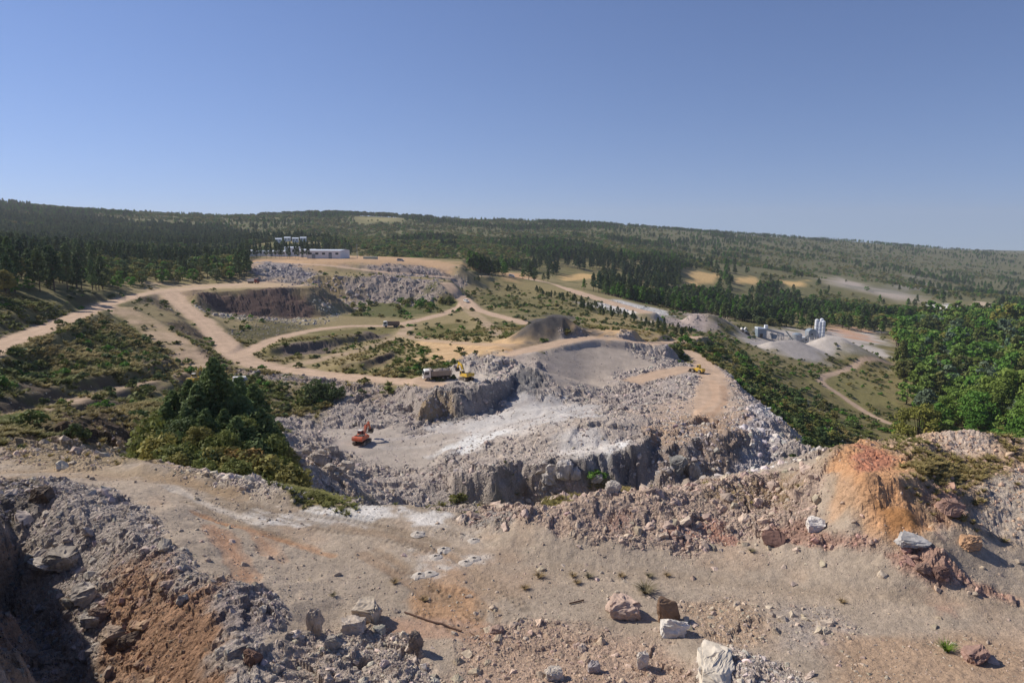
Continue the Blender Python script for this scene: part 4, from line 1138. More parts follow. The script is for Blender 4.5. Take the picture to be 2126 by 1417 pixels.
gp = [(inside_poly, lab, g) for inside_poly, lab, g in [(np.array(PP(m)), lab, g) for _, m, lab, g in GROUPS]]
made = 0
big_ids = []
for k in order[:NB]:
    x, y, z = loc[k]
    lab, g = None, None
    for poly_, l_, g_ in gp:
        if inside(np.array([x]), np.array([y]), poly_)[0]:
            lab, g = l_, g_; break
    if lab is None:
        if rad[k] > 60: lab, g = 'pale boulder lying in the broken rock of the quarry pit', 'boulders in the quarry pit'
        else: lab, g = 'single stone lying on the bare tan floor of the upper bench', 'single stones on the bench floor'
    o = mesh_obj('boulder', BIGR[k % len(BIGR)])
    o.location = (x, y, z); o.rotation_euler = rot[k]; o.scale = scl[k] * 1.05
    o['tint'] = [float(c) for c in tint[k]]
    tag(o, lab, 'boulder', g)
rest = order[NB:]
scatter('rubble', 'loose broken rock covering the quarry heaps and slopes', 'rubble', ROCKS, loc[rest], rot[rest], scl[rest], idx[rest], tint[rest])
print('rocks', len(loc))

# ------------------------------------------------------------------ vegetation
def zat(x, y):
    return float(sample(H, np.array([x]), np.array([y]))[0])

def tree_thing(kind, label, group, pair, x, y, h, tint, cat='tree', wide=1.0, rz=None, name=None, sink=0.0):
    o = thing(name or kind, label, cat, (x, y, zat(x, y) - sink), random.uniform(0, 6.28) if rz is None else rz, group, (h * wide, h * wide, h))
    c = mesh_obj('crown', pair[0], o); c['tint'] = [float(v) for v in tint]
    mesh_obj('trunk', pair[1], o)
    return o

PG = srgb(70, 88, 58); PG2 = srgb(88, 102, 62); OAK = srgb(112, 118, 64); OAK2 = srgb(136, 130, 74); BR = srgb(100, 138, 56); BR2 = srgb(120, 144, 66); YEL = srgb(142, 142, 68); BLU = srgb(116, 134, 104); RUSTY = srgb(140, 116, 70)
FOREST_L = [tuple(p[:2]) for p in PP([(-200, 640), (0, 622), (100, 606), (215, 604), (275, 598), (340, 589), (512, 582), (524, 560), (530, 541), (640, 527), (720, 524)])] + \
           [tuple(mark_d(740, 515, 700)[:2]), tuple(mark_d(700, 500, 950)[:2]), tuple(mark_d(300, 480, 1300)[:2]), tuple(mark_d(-300, 470, 1200)[:2]), tuple(mark_d(-700, 560, 300)[:2])]
WOOD_R = [tuple(p[:2]) for p in PP([(1835, 920), (1880, 870), (1872, 815), (1862, 762), (1836, 718), (1838, 690)])] + \
         [tuple(mark_d(1905, 655, 640)[:2]), tuple(mark_d(2126, 645, 720)[:2]), tuple(mark_d(2700, 650, 700)[:2]), tuple(mark_d(2800, 1000, 130)[:2])]
PINES_C = [tuple(p[:2]) for p in PP([(1105, 565), (1190, 600), (1300, 620), (1420, 612), (1425, 575), (1350, 550), (1200, 535), (1100, 545)])]
YARD = [tuple(p[:2]) for p in PP([(520, 545), (640, 552), (960, 556), (1010, 548)])] + [tuple(mark_d(830, 528, 640)[:2]), tuple(mark_d(520, 522, 660)[:2])]
SLOPE_S = [tuple(p[:2]) for p in PP([(1405, 715), (1460, 705), (1530, 740), (1640, 800), (1750, 850), (1800, 900), (1720, 935), (1640, 870), (1560, 800), (1480, 750)])]
GREEN_H = [tuple(p[:2]) for p in PP([(715, 655), (730, 635), (800, 625), (935, 618), (940, 632), (880, 650), (800, 658)])]
MIDPINE = [tuple(p[:2]) for p in PP([(975, 585), (1100, 600), (1160, 630), (1300, 670), (1440, 700), (1440, 690), (1280, 650), (1130, 605), (1060, 590)])]

def pts_in(poly, n, r):
    poly = np.asarray(poly)
    lo, hi = poly.min(0), poly.max(0)
    x = r.uniform(lo[0], hi[0], n * 4); y = r.uniform(lo[1], hi[1], n * 4)
    k = inside(x, y, poly)
    return x[k], y[k]

def grid_jitter(poly, step, r, dens=None):
    poly = np.asarray(poly)
    lo, hi = poly.min(0), poly.max(0)
    gx, gy = np.meshgrid(np.arange(lo[0], hi[0], step), np.arange(lo[1], hi[1], step))
    x = (gx + r.uniform(-.5, .5, gx.shape) * step).ravel(); y = (gy + r.uniform(-.5, .5, gx.shape) * step).ravel()
    k = inside(x, y, poly) & (np.abs(np.arctan2(x, y)) < R(43)) & (y > 30)
    return x[k], y[k]

mass = {'pine': [], 'broad': [], 'pop': [], 'bush': []}
indiv = []            # (apparent size, kind, args)
def add(kind, x, y, h, tint, wide, zone_):
    for i in range(len(x)):
        indiv.append((h[i] / math.hypot(x[i], y[i]), kind, x[i], y[i], h[i], tint[i], wide[i], zone_))

def mixcol(r, n, cols, jit=0.14):
    c = np.array(cols)[r.integers(0, len(cols), n)]
    return np.clip(c * r.uniform(1 - jit, 1 + jit, (n, 1)) * (1 + r.normal(0, 0.04, (n, 3))), 0.01, 0.6)

def plant_all():
    r = np.random.default_rng(23)
    # pines of the left hill
    x, y = grid_jitter(FOREST_L, 6.2, r)
    vv = sample(VEG, x, y)
    k = (vv > 0.3) & ~inside(x, y, np.array(YARD)) & (r.random(len(x)) < 0.86)
    x, y = x[k], y[k]; n = len(x)
    ispine = (fbm(x, y, 60, 3, 0.5, 31) + r.normal(0, 0.2, n)) > -0.06
    h = np.where(ispine, r.uniform(9.5, 15.5, n), r.uniform(4.5, 8.5, n))
    add('pine', x[ispine], y[ispine], h[ispine], mixcol(r, ispine.sum(), [PG * 1.25, PG2 * 1.15, PG2 * 1.3]), r.uniform(0.85, 1.25, ispine.sum()), 'left forest')
    q = ~ispine
    add('broad', x[q], y[q], h[q], mixcol(r, q.sum(), [OAK * 1.15, OAK2 * 1.1, BR, PG2 * 1.2]), r.uniform(0.9, 1.3, q.sum()), 'left forest')
    # poplar and willow wood in the valley
    x, y = grid_jitter(WOOD_R, 6.0, r)
    k = (r.random(len(x)) < 0.9) & (-dist_poly(x, y, np.array(WOOD_R)) > 14 * (0.35 + fbm(x, y, 30, 3, 0.6, 35)))
    x, y = x[k], y[k]; n = len(x)
    nz = fbm(x, y, 45, 3, 0.5, 33)
    pop = r.random(n) < np.clip(0.35 + nz, 0, 0.8)
    h = np.where(pop, r.uniform(8, 18, n), r.uniform(4.5, 12.5, n)) * (0.8 + 0.5 * sstep(-0.3, 0.4, fbm(x, y, 22, 3, 0.5, 36)))
    low = sstep(300, 180, np.hypot(x, y))
    h = h * (1 - 0.35 * low)
    cols = np.where((nz > 0.12)[:, None], mixcol(r, n, [BR2, YEL, BR, BR2, BR]), mixcol(r, n, [BR, BR2, OAK, BLU]))
    for kd, m_ in (('pop', pop), ('broad', ~pop)):
        add(kd, x[m_], y[m_], h[m_], cols[m_], r.uniform(0.9, 1.3, m_.sum()), 'valley wood')
    # pine grove in the middle
    x, y = grid_jitter(PINES_C, 8.0, r)
    k = (r.random(len(x)) < 0.55 * np.clip(1 + 2 * fbm(x, y, 40, 3, 0.5, 38), 0, 1.5)) & (sample(VEG, x, y) > 0.4)
    x, y = x[k], y[k]; n = len(x)
    add('pine', x, y, r.uniform(11, 17, n), mixcol(r, n, [PG, PG2]), r.uniform(0.9, 1.25, n), 'middle grove')
    # small pines along the orange road
    x, y = grid_jitter(MIDPINE, 4.6, r)
    k = (r.random(len(x)) < 0.42) & (sample(VEG, x, y) > 0.35)
    x, y = x[k], y[k]; n = len(x)
    add('pine', x, y, r.uniform(2.5, 5.0, n), mixcol(r, n, [PG2, PG, OAK]), r.uniform(1.1, 1.6, n), 'young pines')
    # shrubs in the green hollow and on the pit's outer slope
    for poly_, st, pr, hh, zn in ((GREEN_H, 4.5, 0.5, (1.6, 4.0), 'hollow'), (SLOPE_S, 3.4, 0.45, (0.8, 3.4), 'outer slope')):
        x, y = grid_jitter(poly_, st, r)
        k = (r.random(len(x)) < pr * np.clip(0.7 + 1.5 * fbm(x, y, 14, 3, 0.5, 37), 0, 1)) & (sample(VEG, x, y) > 0.4)
        x, y = x[k], y[k]; n = len(x)
        add('bush', x, y, r.uniform(*hh, n), mixcol(r, n, [OAK, PG2, PG2 * 1.2, BR * 0.9, OAK2]), r.uniform(0.9, 1.5, n), zn)
    # scrub over the rest of the open land, thinner with distance
    n = 330000
    th = r.uniform(R(-43), R(43), n); rad = np.exp(r.uniform(math.log(60), math.log(3600), n))
    x, y = rad * np.sin(th), rad * np.cos(th)
    v = sample(VEG, x, y)
    d1 = fbm(x, y, 90, 4, 0.55, 51) + 0.5 * fbm(x, y, 25, 3, 0.5, 52)
    dens = np.clip(0.42 + 1.1 * d1, 0.03, 1.0) * v
    dens = dens * np.where(rad < 520, 0.13, 0.95) * np.where((rad > 800) & (th > R(6)), 0.62, 1.0)
    dens = np.where((rad < 520) & (rad > 170) & (th > R(12)), dens * 2.6, dens)
    k = (r.random(n) < dens) & ~inside(x, y, np.array(FOREST_L)) & ~inside(x, y, np.array(WOOD_R)) & ~inside(x, y, np.array(YARD)) & ~inside(x, y, np.array(PINES_C))
    x, y, rad, d1 = x[k], y[k], rad[k], d1[k]; n = len(x)
    pinep = (fbm(x, y, 220, 3, 0.5, 61) + 0.35 * fbm(x, y, 50, 3, 0.5, 62) > 0.13) & (rad > 520)
    h = np.where(rad < 520, r.uniform(0.5, 2.2, n), r.uniform(3.0, 6.5, n))
    m_ = pinep
    add('pine', x[m_], y[m_], r.uniform(7, 13, m_.sum()), mixcol(r, m_.sum(), [PG2, PG2 * 1.25, BR * 0.9]), r.uniform(1.1, 1.7, m_.sum()), 'hills')
    m_ = ~pinep & (rad > 520)
    add('broad', x[m_], y[m_], h[m_], mixcol(r, m_.sum(), [OAK * 1.2, OAK2 * 1.15, OAK, PG2 * 1.2, BR, OAK2]), r.uniform(1.1, 1.9, m_.sum()), 'hills')
    m_ = rad <= 520
    add('bush', x[m_], y[m_], h[m_], mixcol(r, m_.sum(), [OAK, PG2 * 1.2, PG2, OAK, BR, OAK2]), r.uniform(0.9, 1.6, m_.sum()), 'scrub')
    # tree line on the skyline
    for u0, v0, D0 in SKY:
        pass
    n = 2600
    u = r.uniform(-50, 2180, n)
    su, sv, sD = np.array(SKY).T
    dens = np.clip(0.35 + 1.1 * np.array([float(fbm(np.array([q]), np.array([3.0]), 120, 3, 0.5, 71)[0]) for q in u]), 0.03, 1)
    dens = np.where((u > 545) & (u < 900), 1.0, dens)
    k = r.random(n) < dens
    u = u[k]; n = len(u)
    Dk = np.interp(u, su, sD) * r.uniform(0.97, 1.04, n)
    x = (u - CU) / FPX * Dk; y = Dk
    add('broad', x, y, np.where((u > 545) & (u < 900), r.uniform(8, 15, n), r.uniform(5, 11, n)), mixcol(r, n, [PG, PG2, OAK]), r.uniform(1.1, 1.8, n), 'hills')
plant_all()

VEH_CLEAR = []
LABELS = {
    ('pine', 'left forest'): ('pine_tree', 'tall dark pine at the forest edge above the haul road', 'pines of the forest above the haul road'),
    ('broad', 'left forest'): ('broadleaf_tree', 'rounded olive-green tree among the dark pines above the haul road', 'broadleaf trees among the forest pines'),
    ('pop', 'valley wood'): ('poplar_tree', 'slender bright green poplar in the valley wood', 'poplars of the valley wood'),
    ('broad', 'valley wood'): ('broadleaf_tree', 'round-crowned leafy green tree in the valley wood', 'round-crowned trees of the valley wood'),
    ('pine', 'middle grove'): ('pine_tree', 'tall pine with bare lower trunk in the grove below the hills', 'pines of the grove below the hills'),
    ('pine', 'young pines'): ('pine_tree', 'young bushy pine in the belt beside the orange dirt road', 'young pines beside the orange dirt road'),
    ('bush', 'hollow'): ('shrub', 'green shrub in the hollow between the spoil dumps', 'shrubs in the hollow between the dumps'),
    ('bush', 'outer slope'): ('shrub', 'olive shrub on the grassy slope outside the pit', 'shrubs on the slope outside the pit'),
    ('bush', 'scrub'): ('shrub', 'low scrubby bush on the open grass of the quarry slopes', 'bushes on the open quarry slopes'),
}
LIMIT = {('pine', 'left forest'): 90, ('broad', 'left forest'): 30, ('pop', 'valley wood'): 60, ('broad', 'valley wood'): 80, ('pine', 'middle grove'): 50, ('pine', 'young pines'): 50, ('bush', 'hollow'): 30, ('bush', 'outer slope'): 70, ('bush', 'scrub'): 110}
PAIRS = {'pine': PINE_MID, 'broad': BROAD_MID, 'pop': POPLAR, 'bush': BUSH_MID}
indiv.sort(key=lambda q: -q[0])
count = {}
for app_, kind, x, y, h, tn, wd, zn in indiv:
    key = (kind, zn)
    c_ = count.get(key, 0)
    if key in LIMIT and c_ < LIMIT[key]:
        nm, lab, g = LABELS[key]
        tree_thing(nm, lab, g, random.choice(BROAD_HERO if kind in ('broad', 'pop') and math.hypot(x, y) < 300 and c_ < 60 else PAIRS[kind]), x, y, h, tn, 'shrub' if kind == 'bush' else 'tree', wd)
        count[key] = c_ + 1
    else:
        mass[kind].append((x, y, h, wd, *tn))
WH = {'pine': (W_PINE, 'pine_forest', 'dark pines of the far forest and hill slopes', 'forest'), 'broad': (W_BROAD, 'broadleaf_forest', 'low oak trees and scrub covering the far hills', 'forest'),
      'pop': (W_POP, 'poplar_wood', 'poplars deeper in the valley wood', 'wood'), 'bush': (W_BUSH, 'scrub_cover', 'low scrub growing over the dry grass slopes', 'scrub')}
for kind, rows in mass.items():
    A = np.array(rows); n = len(A)
    shapes, nm, lab, cat = WH[kind]
    r = np.random.default_rng(5)
    z = sample(H, A[:, 0], A[:, 1]) - 0.1
    scatter(nm, lab, cat, shapes, np.c_[A[:, 0], A[:, 1], z], np.c_[np.zeros(n), np.zeros(n), r.uniform(0, 6.28, n)], np.c_[A[:, 2] * A[:, 3], A[:, 2] * A[:, 3], A[:, 2]], r.integers(0, len(shapes), n), A[:, 4:7])
    print(kind, n)

# ------------------------------------------------------------------ machine and building kit
class MB:
    def __init__(self):
        self.bm = bmesh.new()
    def box(self, c, s, rot=None, bevel=0.0):
        r = bmesh.ops.create_cube(self.bm, size=1.0)
        vs_ = r['verts']
        M = Matrix.Translation(c) @ (rot.to_4x4() if rot is not None else Matrix.Identity(4)) @ Matrix.Diagonal((*s, 1))
        bmesh.ops.transform(self.bm, matrix=M, verts=vs_)
        if bevel:
            ed = list({e for v in vs_ for e in v.link_edges})
            bmesh.ops.bevel(self.bm, geom=ed, offset=bevel, segments=2, affect='EDGES')
        return self
    def cyl(self, p0, p1, r0, r1=None, n=16, cap=True):
        p0, p1 = Vector(p0), Vector(p1)
        d = p1 - p0
        r = bmesh.ops.create_cone(self.bm, cap_ends=cap, segments=n, radius1=r0, radius2=r0 if r1 is None else r1, depth=d.length)
        M = Matrix.Translation((p0 + p1) / 2) @ d.to_track_quat('Z', 'Y').to_matrix().to_4x4()
        bmesh.ops.transform(self.bm, matrix=M, verts=r['verts'])
        return self
    def prism(self, prof, w, y0=0.0):
        """profile in x,z extruded along y, width w centred on y0"""
        a = [self.bm.verts.new((x, y0 - w / 2, z)) for x, z in prof]
        b = [self.bm.verts.new((x, y0 + w / 2, z)) for x, z in prof]
        n = len(prof)
        self.bm.faces.new(a); self.bm.faces.new(b[::-1])
        for i in range(n):
            self.bm.faces.new((a[i], b[i], b[(i + 1) % n], a[(i + 1) % n]))
        return self
    def beam(self, p0, p1, w, h):
        p0, p1 = Vector(p0), Vector(p1)
        d = p1 - p0
        q = d.to_track_quat('X', 'Z').to_matrix()
        return self.box((p0 + p1) / 2, (d.length, w, h), q)
    def build(self, name, mat, parent=None):
        bmesh.ops.recalc_face_normals(self.bm, faces=self.bm.faces)
        me = bpy.data.meshes.new(name)
        self.bm.to_mesh(me); self.bm.free()
        me.materials.append(mat)
        return mesh_obj(name, me, parent)

DIRT = tuple(srgb(176, 156, 136))
M_YEL = plain('yellow paint', tuple(srgb(226, 184, 40)), 0.5, noise_scale=1.5, var=0.1, dirt=DIRT, dirt_amt=0.6)
M_ORA = plain('orange paint', tuple(srgb(214, 92, 44)), 0.5, noise_scale=1.5, var=0.1, dirt=DIRT, dirt_amt=0.5)
M_WHT = plain('dusty white paint', tuple(srgb(226, 224, 218)), 0.55, noise_scale=1.2, var=0.05, dirt=DIRT, dirt_amt=0.3)
M_RED = plain('red paint', tuple(srgb(150, 44, 40)), 0.5, noise_scale=1.5, var=0.1, dirt=DIRT, dirt_amt=0.25)
M_BED = plain('dusty grey steel', tuple(srgb(150, 140, 130)), 0.7, noise_scale=1.5, var=0.12, dirt=DIRT, dirt_amt=0.5)
M_BRN = plain('brown steel', tuple(srgb(140, 116, 100)), 0.7, noise_scale=1.5, var=0.12, dirt=DIRT, dirt_amt=0.4)
M_BLK = plain('black rubber and steel', tuple(srgb(44, 42, 42)), 0.8, noise_scale=4, var=0.2, dirt=DIRT, dirt_amt=0.3)
M_GLS = plain('cab glass', tuple(srgb(52, 64, 72)), 0.12, noise_scale=1, var=0.05)
M_GAL = plain('galvanised steel', tuple(srgb(150, 158, 166)), 0.5, 0.2, 1.0, 0.08, dirt=DIRT, dirt_amt=0.3)
M_SLT = plain('slate cladding', tuple(srgb(122, 138, 152)), 0.6, noise_scale=0.8, var=0.08, dirt=DIRT, dirt_amt=0.2)
M_SILO = plain('white silo steel', tuple(srgb(232, 234, 238)), 0.45, noise_scale=0.6, var=0.04, dirt=tuple(srgb(190, 186, 180)), dirt_amt=0.25)
M_WALL = plain('white panel wall', tuple(srgb(222, 224, 226)), 0.7, noise_scale=0.4, var=0.05, dirt=DIRT, dirt_amt=0.12)
M_ROOF = plain('light metal roof', tuple(srgb(205, 212, 220)), 0.5, noise_scale=0.4, var=0.06)
M_TROOF = plain('brown roof', tuple(srgb(150, 120, 105)), 0.8, noise_scale=0.6, var=0.1)
M_ROD = plain('rusty steel', tuple(srgb(92, 66, 52)), 0.8, noise_scale=6, var=0.2)
M_LOADS = plain('load of broken stone', tuple(srgb(160, 146, 134)), 0.95, noise_scale=5, var=0.25)
M_CONT = plain('green grey paint', tuple(srgb(150, 168, 158)), 0.6, noise_scale=0.8, var=0.06, dirt=DIRT, dirt_amt=0.3)

def stand(o, pitch=True, L=3.0):
    """seat a thing on the ground, tilted with it"""
    x, y = o.location.x, o.location.y
    rz = o.rotation_euler.z
    f = Vector((math.cos(rz), math.sin(rz))) * L; s = Vector((-math.sin(rz), math.cos(rz))) * L * 0.5
    a = zat(x + f.x, y + f.y); b = zat(x - f.x, y - f.y); c = zat(x + s.x, y + s.y); d_ = zat(x - s.x, y - s.y)
    o.location.z = (a + b + c + d_) / 4 + 0.02
    o.rotation_euler.y = -math.atan2(a - b, 2 * L); o.rotation_euler.x = math.atan2(c - d_, L)

def flatten(x, y, rad):
    pass

def excavator(label, u, v, heading, paint, scale=1.0, boom=None, bucket_up=False, name='excavator', group=None):
    p = P(u, v)
    t = thing(name, label, 'excavator', (p[0], p[1], p[2]), heading, group, scale)
    stand(t, L=2.0)
    for s in (-1, 1):
        y = 1.2 * s
        prof = [(-2.2, 0.45), (-1.95, 0.1), (-1.6, 0.0), (1.6, 0.0), (1.95, 0.1), (2.2, 0.45), (2.1, 0.8), (1.75, 0.95), (-1.75, 0.95), (-2.1, 0.8)]
        tr = MB().prism(prof, 0.6, y).build('track', M_BLK, t)
        m = MB()
        for x in (-1.8, 1.8): m.cyl((x, y - 0.32, 0.48), (x, y + 0.32, 0.48), 0.36, n=14)
        for x in (-1.1, -0.4, 0.3, 1.0): m.cyl((x, y - 0.315, 0.22), (x, y + 0.315, 0.22), 0.16, n=10)
        m.build('track_roller', M_BED, tr)
    MB().box((0, 0, 0.75), (2.4, 1.9, 0.45)).cyl((0, 0, 0.9), (0, 0, 1.2), 0.75, n=20).build('turntable', M_BLK, t)
    b = MB().box((-0.75, 0, 1.72), (3.0, 2.6, 1.0), bevel=0.08).box((0.9, -0.85, 1.5), (1.2, 0.85, 0.6), bevel=0.05).build('upper_body', paint, t)
    MB().box((-1.0, -0.3, 2.27), (1.6, 1.5, 0.14), bevel=0.03).box((-1.3, 0.9, 2.26), (0.9, 0.5, 0.1)).build('engine_cover', M_BLK, b)
    MB().cyl((-1.2, -0.7, 2.3), (-1.2, -0.7, 2.75), 0.08, n=10).build('exhaust_pipe', M_BLK, b)
    MB().prism([(-2.2, 1.2), (-2.75, 1.35), (-2.8, 1.9), (-2.6, 2.25), (-2.2, 2.25)], 2.62).build('counterweight', paint, t)
    c = MB().prism([(0.25, 1.2), (1.55, 1.2), (1.6, 1.9), (1.3, 2.95), (0.3, 2.95)], 0.95, 0.82).build('cab', paint, t)
    MB().box((0.78, 0.82, 2.99), (1.1, 1.0, 0.06)).build('cab_roof', M_WHT, c)
    MB().prism([(1.585, 1.6), (1.635, 1.92), (1.36, 2.85), (1.30, 2.85), (1.56, 1.9), (1.52, 1.6)], 0.8, 0.82).build('windscreen', M_GLS, c)
    for yy in (0.335, 1.305):
        MB().prism([(0.4, 1.95), (1.45, 1.95), (1.22, 2.82), (0.42, 2.82)], 0.03, yy).build('side_window', M_GLS, c)
    MB().box((0.27, 0.82, 2.4), (0.05, 0.75, 0.75)).build('rear_window', M_GLS, c)
    B = boom or [(0.9, 1.6), (2.6, 4.3), (4.9, 4.6), (6.0, 2.2)]
    (x0, z0), (x1, z1), (x2, z2), (x3, z3) = B
    bo = MB().prism([(x0 - 0.15, z0 - 0.2), (x0 + 0.25, z0 - 0.25), (x1 + 0.2, z1 - 0.55), (x2, z2 - 0.28), (x2 + 0.12, z2), (x2 - 0.05, z2 + 0.2), (x1 - 0.1, z1 + 0.25), (x0 - 0.25, z0 + 0.2)], 0.45).build('boom', paint, t)
    for yy in (-0.42, 0.42):
        MB().cyl((x0 + 0.7, yy, z0 - 0.3), (x1 + 0.05, yy, z1 - 0.25), 0.1, n=10).build('boom_cylinder', M_BED, bo)
    dx, dz = x3 - x2, z3 - z2
    Ls = math.hypot(dx, dz); nx, nz_ = -dz / Ls, dx / Ls
    st = MB().prism([(x2 - dx * 0.22 + nx * 0.1, z2 - dz * 0.22 + nz_ * 0.1), (x2 + nx * 0.28, z2 + nz_ * 0.28), (x3 + nx * 0.12, z3 + nz_ * 0.12), (x3 - nx * 0.12, z3 - nz_ * 0.12), (x2 - nx * 0.2, z2 - nz_ * 0.2)], 0.34).build('stick', paint, t)
    MB().cyl((x1 + 0.1, 0, z1 + 0.4), (x2 - dx * 0.2, 0, z2 - dz * 0.2 + 0.12), 0.09, n=10).build('stick_cylinder', M_BED, st)
    bk = [(0, 0.15), (0.55, 0.1), (0.75, -0.35), (0.65, -0.8), (0.2, -1.15), (-0.45, -1.1), (-0.75, -0.75), (-0.2, -0.75), (-0.1, -0.2)]
    MB().prism([(x3 + q * 0.95, z3 + w_ * 0.95) for q, w_ in bk], 1.15).build('bucket', M_BLK, t)
    return t

def wheel(parent, x, y, r, w):
    tr = MB().cyl((x, y - w / 2, r), (x, y + w / 2, r), r, n=20).build('wheel', M_BLK, parent)
    s = 1 if y > 0 else -1
    MB().cyl((x, y + s * (w / 2 - 0.06), r), (x, y + s * (w / 2 + 0.015), r), r * 0.55, n=16).build('rim', M_BED, tr)

def dump_truck(label, u, v, heading, cabm, bedm, load=True, scale=1.0, group=None):
    p = P(u, v)
    t = thing('dump_truck', label, 'truck', tuple(p), heading, group, scale)
    stand(t, L=2.5)
    MB().box((0, 0, 0.85), (7.4, 0.95, 0.28)).box((-1.2, 0, 1.05), (4.8, 0.9, 0.2)).build('chassis', M_BLK, t)
    for x in (2.75,):
        for s in (-1, 1): wheel(t, x, 1.05 * s, 0.52, 0.34)
    for x in (-1.4, -2.75):
        for s in (-1, 1): wheel(t, x, 0.98 * s, 0.52, 0.6)
    c = MB().prism([(2.0, 0.75), (3.95, 0.75), (4.05, 1.2), (3.98, 1.75), (3.75, 2.75), (3.5, 2.95), (2.05, 2.95), (2.0, 2.8)], 2.4).build('cab', cabm, t)
    MB().prism([(4.0, 1.78), (4.03, 1.8), (3.8, 2.68), (3.74, 2.7)], 2.1).build('windscreen', M_GLS, c)
    for s in (-1, 1):
        MB().prism([(2.5, 1.75), (3.75, 1.75), (3.6, 2.6), (2.5, 2.6)], 0.03, 1.205 * s).build('side_window', M_GLS, c)
        MB().box((4.04, 0.85 * s, 1.05), (0.05, 0.32, 0.2)).build('headlight', M_WHT, c)
        MB().box((3.95, 1.35 * s, 2.2), (0.1, 0.22, 0.5)).build('mirror', M_BLK, c)
    MB().box((4.05, 0, 0.7), (0.22, 2.4, 0.32), bevel=0.03).build('bumper', cabm, c)
    MB().box((4.03, 0, 1.35), (0.06, 1.3, 0.45)).build('grille', M_BLK, c)
    # tipping body: floor, walls, ribs, canopy
    bd = MB().box((-1.0, 0, 1.3), (5.6, 2.45, 0.14)).box((-1.0, 1.2, 2.0), (5.6, 0.08, 1.4)).box((-1.0, -1.2, 2.0), (5.6, 0.08, 1.4)).box((1.78, 0, 2.15), (0.1, 2.45, 1.7)).box((1.95, 0, 3.02), (0.7, 2.45, 0.08)).build('tipping_body', bedm, t)
    m = MB().box((-3.82, 0, 1.95), (0.09, 2.4, 1.3)).build('tailgate', bedm, bd)
    for s in (-1, 1):
        for x in (-3.3, -2.2, -1.1, 0.0, 1.1):
            MB().box((x, 1.28 * s, 2.0), (0.14, 0.09, 1.36)).build('rib', bedm, bd)
    if load:
        r = np.random.default_rng(int(u))
        bm = bmesh.new()
        bmesh.ops.create_grid(bm, x_segments=14, y_segments=8, size=1.0)
        for q in bm.verts:
            a, b_ = q.co.x, q.co.y
            q.co = Vector((-1.0 + a * 2.72, b_ * 1.15, 2.35 + 0.75 * (1 - a * a) * (1 - b_ * b_) + r.normal(0, 0.06)))
        me = bpy.data.meshes.new('load'); bm.to_mesh(me); bm.free(); me.materials.append(M_LOADS)
        mesh_obj('load', me, bd)
    return t

def small_car(label, u, v, heading, paint, van=False, group=None, pos=None, scale=1.0):
    p = P(u, v) if pos is None else pos
    t = thing('van' if van else 'car', label, 'van' if van else 'car', tuple(p), heading, group, scale)
    stand(t, L=1.5)
    MB().prism([(-2.1, 0.35), (2.1, 0.35), (2.15, 0.7), (1.95, 0.88), (1.1, 0.98), (-1.9, 1.0), (-2.15, 0.8)], 1.72).build('body', paint, t)
    top = [(-1.95, 0.98), (1.05, 0.98), (0.35, 1.45), (-1.2, 1.5), (-1.8, 1.4)] if not van else [(-2.0, 0.98), (1.5, 0.98), (0.9, 1.75), (-1.95, 1.85)]
    c = MB().prism(top, 1.55).build('cabin', paint, t)
    for s in (-1, 1):
        hi = 1.38 if not van else 1.6
        MB().prism([(-1.6, 1.05), (0.75, 1.05), (0.25, hi), (-1.3, hi)], 0.03, 0.785 * s).build('side_window', M_GLS, c)
        for x in (-1.35, 1.35): wheel(t, x, 0.78 * s, 0.33, 0.22)
        MB().box((2.1, 0.62 * s, 0.72), (0.08, 0.3, 0.14)).build('headlight', M_GLS, t)
    MB().prism([(1.02, 1.02), (1.06, 1.02), (0.42, 1.42), (0.37, 1.42)] if not van else [(1.46, 1.04), (1.5, 1.04), (0.95, 1.68), (0.91, 1.68)], 1.35).build('windscreen', M_GLS, c)
    return t

def hd(fx, fy): return math.atan2(fy, fx)

excavator('yellow excavator loading a truck on the rock bench, counterweight towards the pit', 968, 788, hd(-0.55, 0.83), M_YEL, 0.78, boom=[(0.9, 1.6), (2.2, 4.4), (4.0, 5.0), (4.9, 3.4)])
dump_truck('dusty white-cabbed dump truck standing beside the yellow excavator on the rock bench', 908, 787, hd(-0.96, -0.28), M_WHT, M_BED, load=True, scale=0.86)
excavator('orange excavator with dark boom digging alone on the pit floor', 752, 920, hd(0.25, 0.97), M_ORA, 0.76, boom=[(0.9, 1.6), (2.0, 3.6), (3.6, 4.2), (4.6, 2.4)])
dump_truck('white-cabbed dump truck with brown body driving along the loop road', 813, 679, hd(-0.97, -0.24), M_WHT, M_BRN, load=False, scale=0.88)
dump_truck('red-cabbed dump truck with white body on the terrace below the pines', 526, 588, hd(0.93, -0.37), M_RED, M_WHT, load=False, scale=0.85)
small_car('small white car at the fork of the haul roads', 968, 627, hd(0.5, -0.87), M_WHT, scale=1.0)
small_car('white van on the orange dirt road below the hills', 1062, 575, hd(1.0, -0.1), M_WHT, van=True, scale=1.15)
excavator('yellow excavator half hidden behind the tree clump', 405, 797, hd(0.1, 1.0), M_YEL, 0.8, boom=[(0.9, 1.6), (1.8, 3.9), (3.4, 4.6), (4.2, 3.0)])
small_car('white van parked behind the tree clump below the haul road', 503, 797, hd(0.9, 0.4), M_WHT, van=True, scale=1.0)
small_car('dusty white car parked in front of the white van behind the tree clump', 491, 806, hd(0.95, 0.3), M_WHT, scale=1.0)

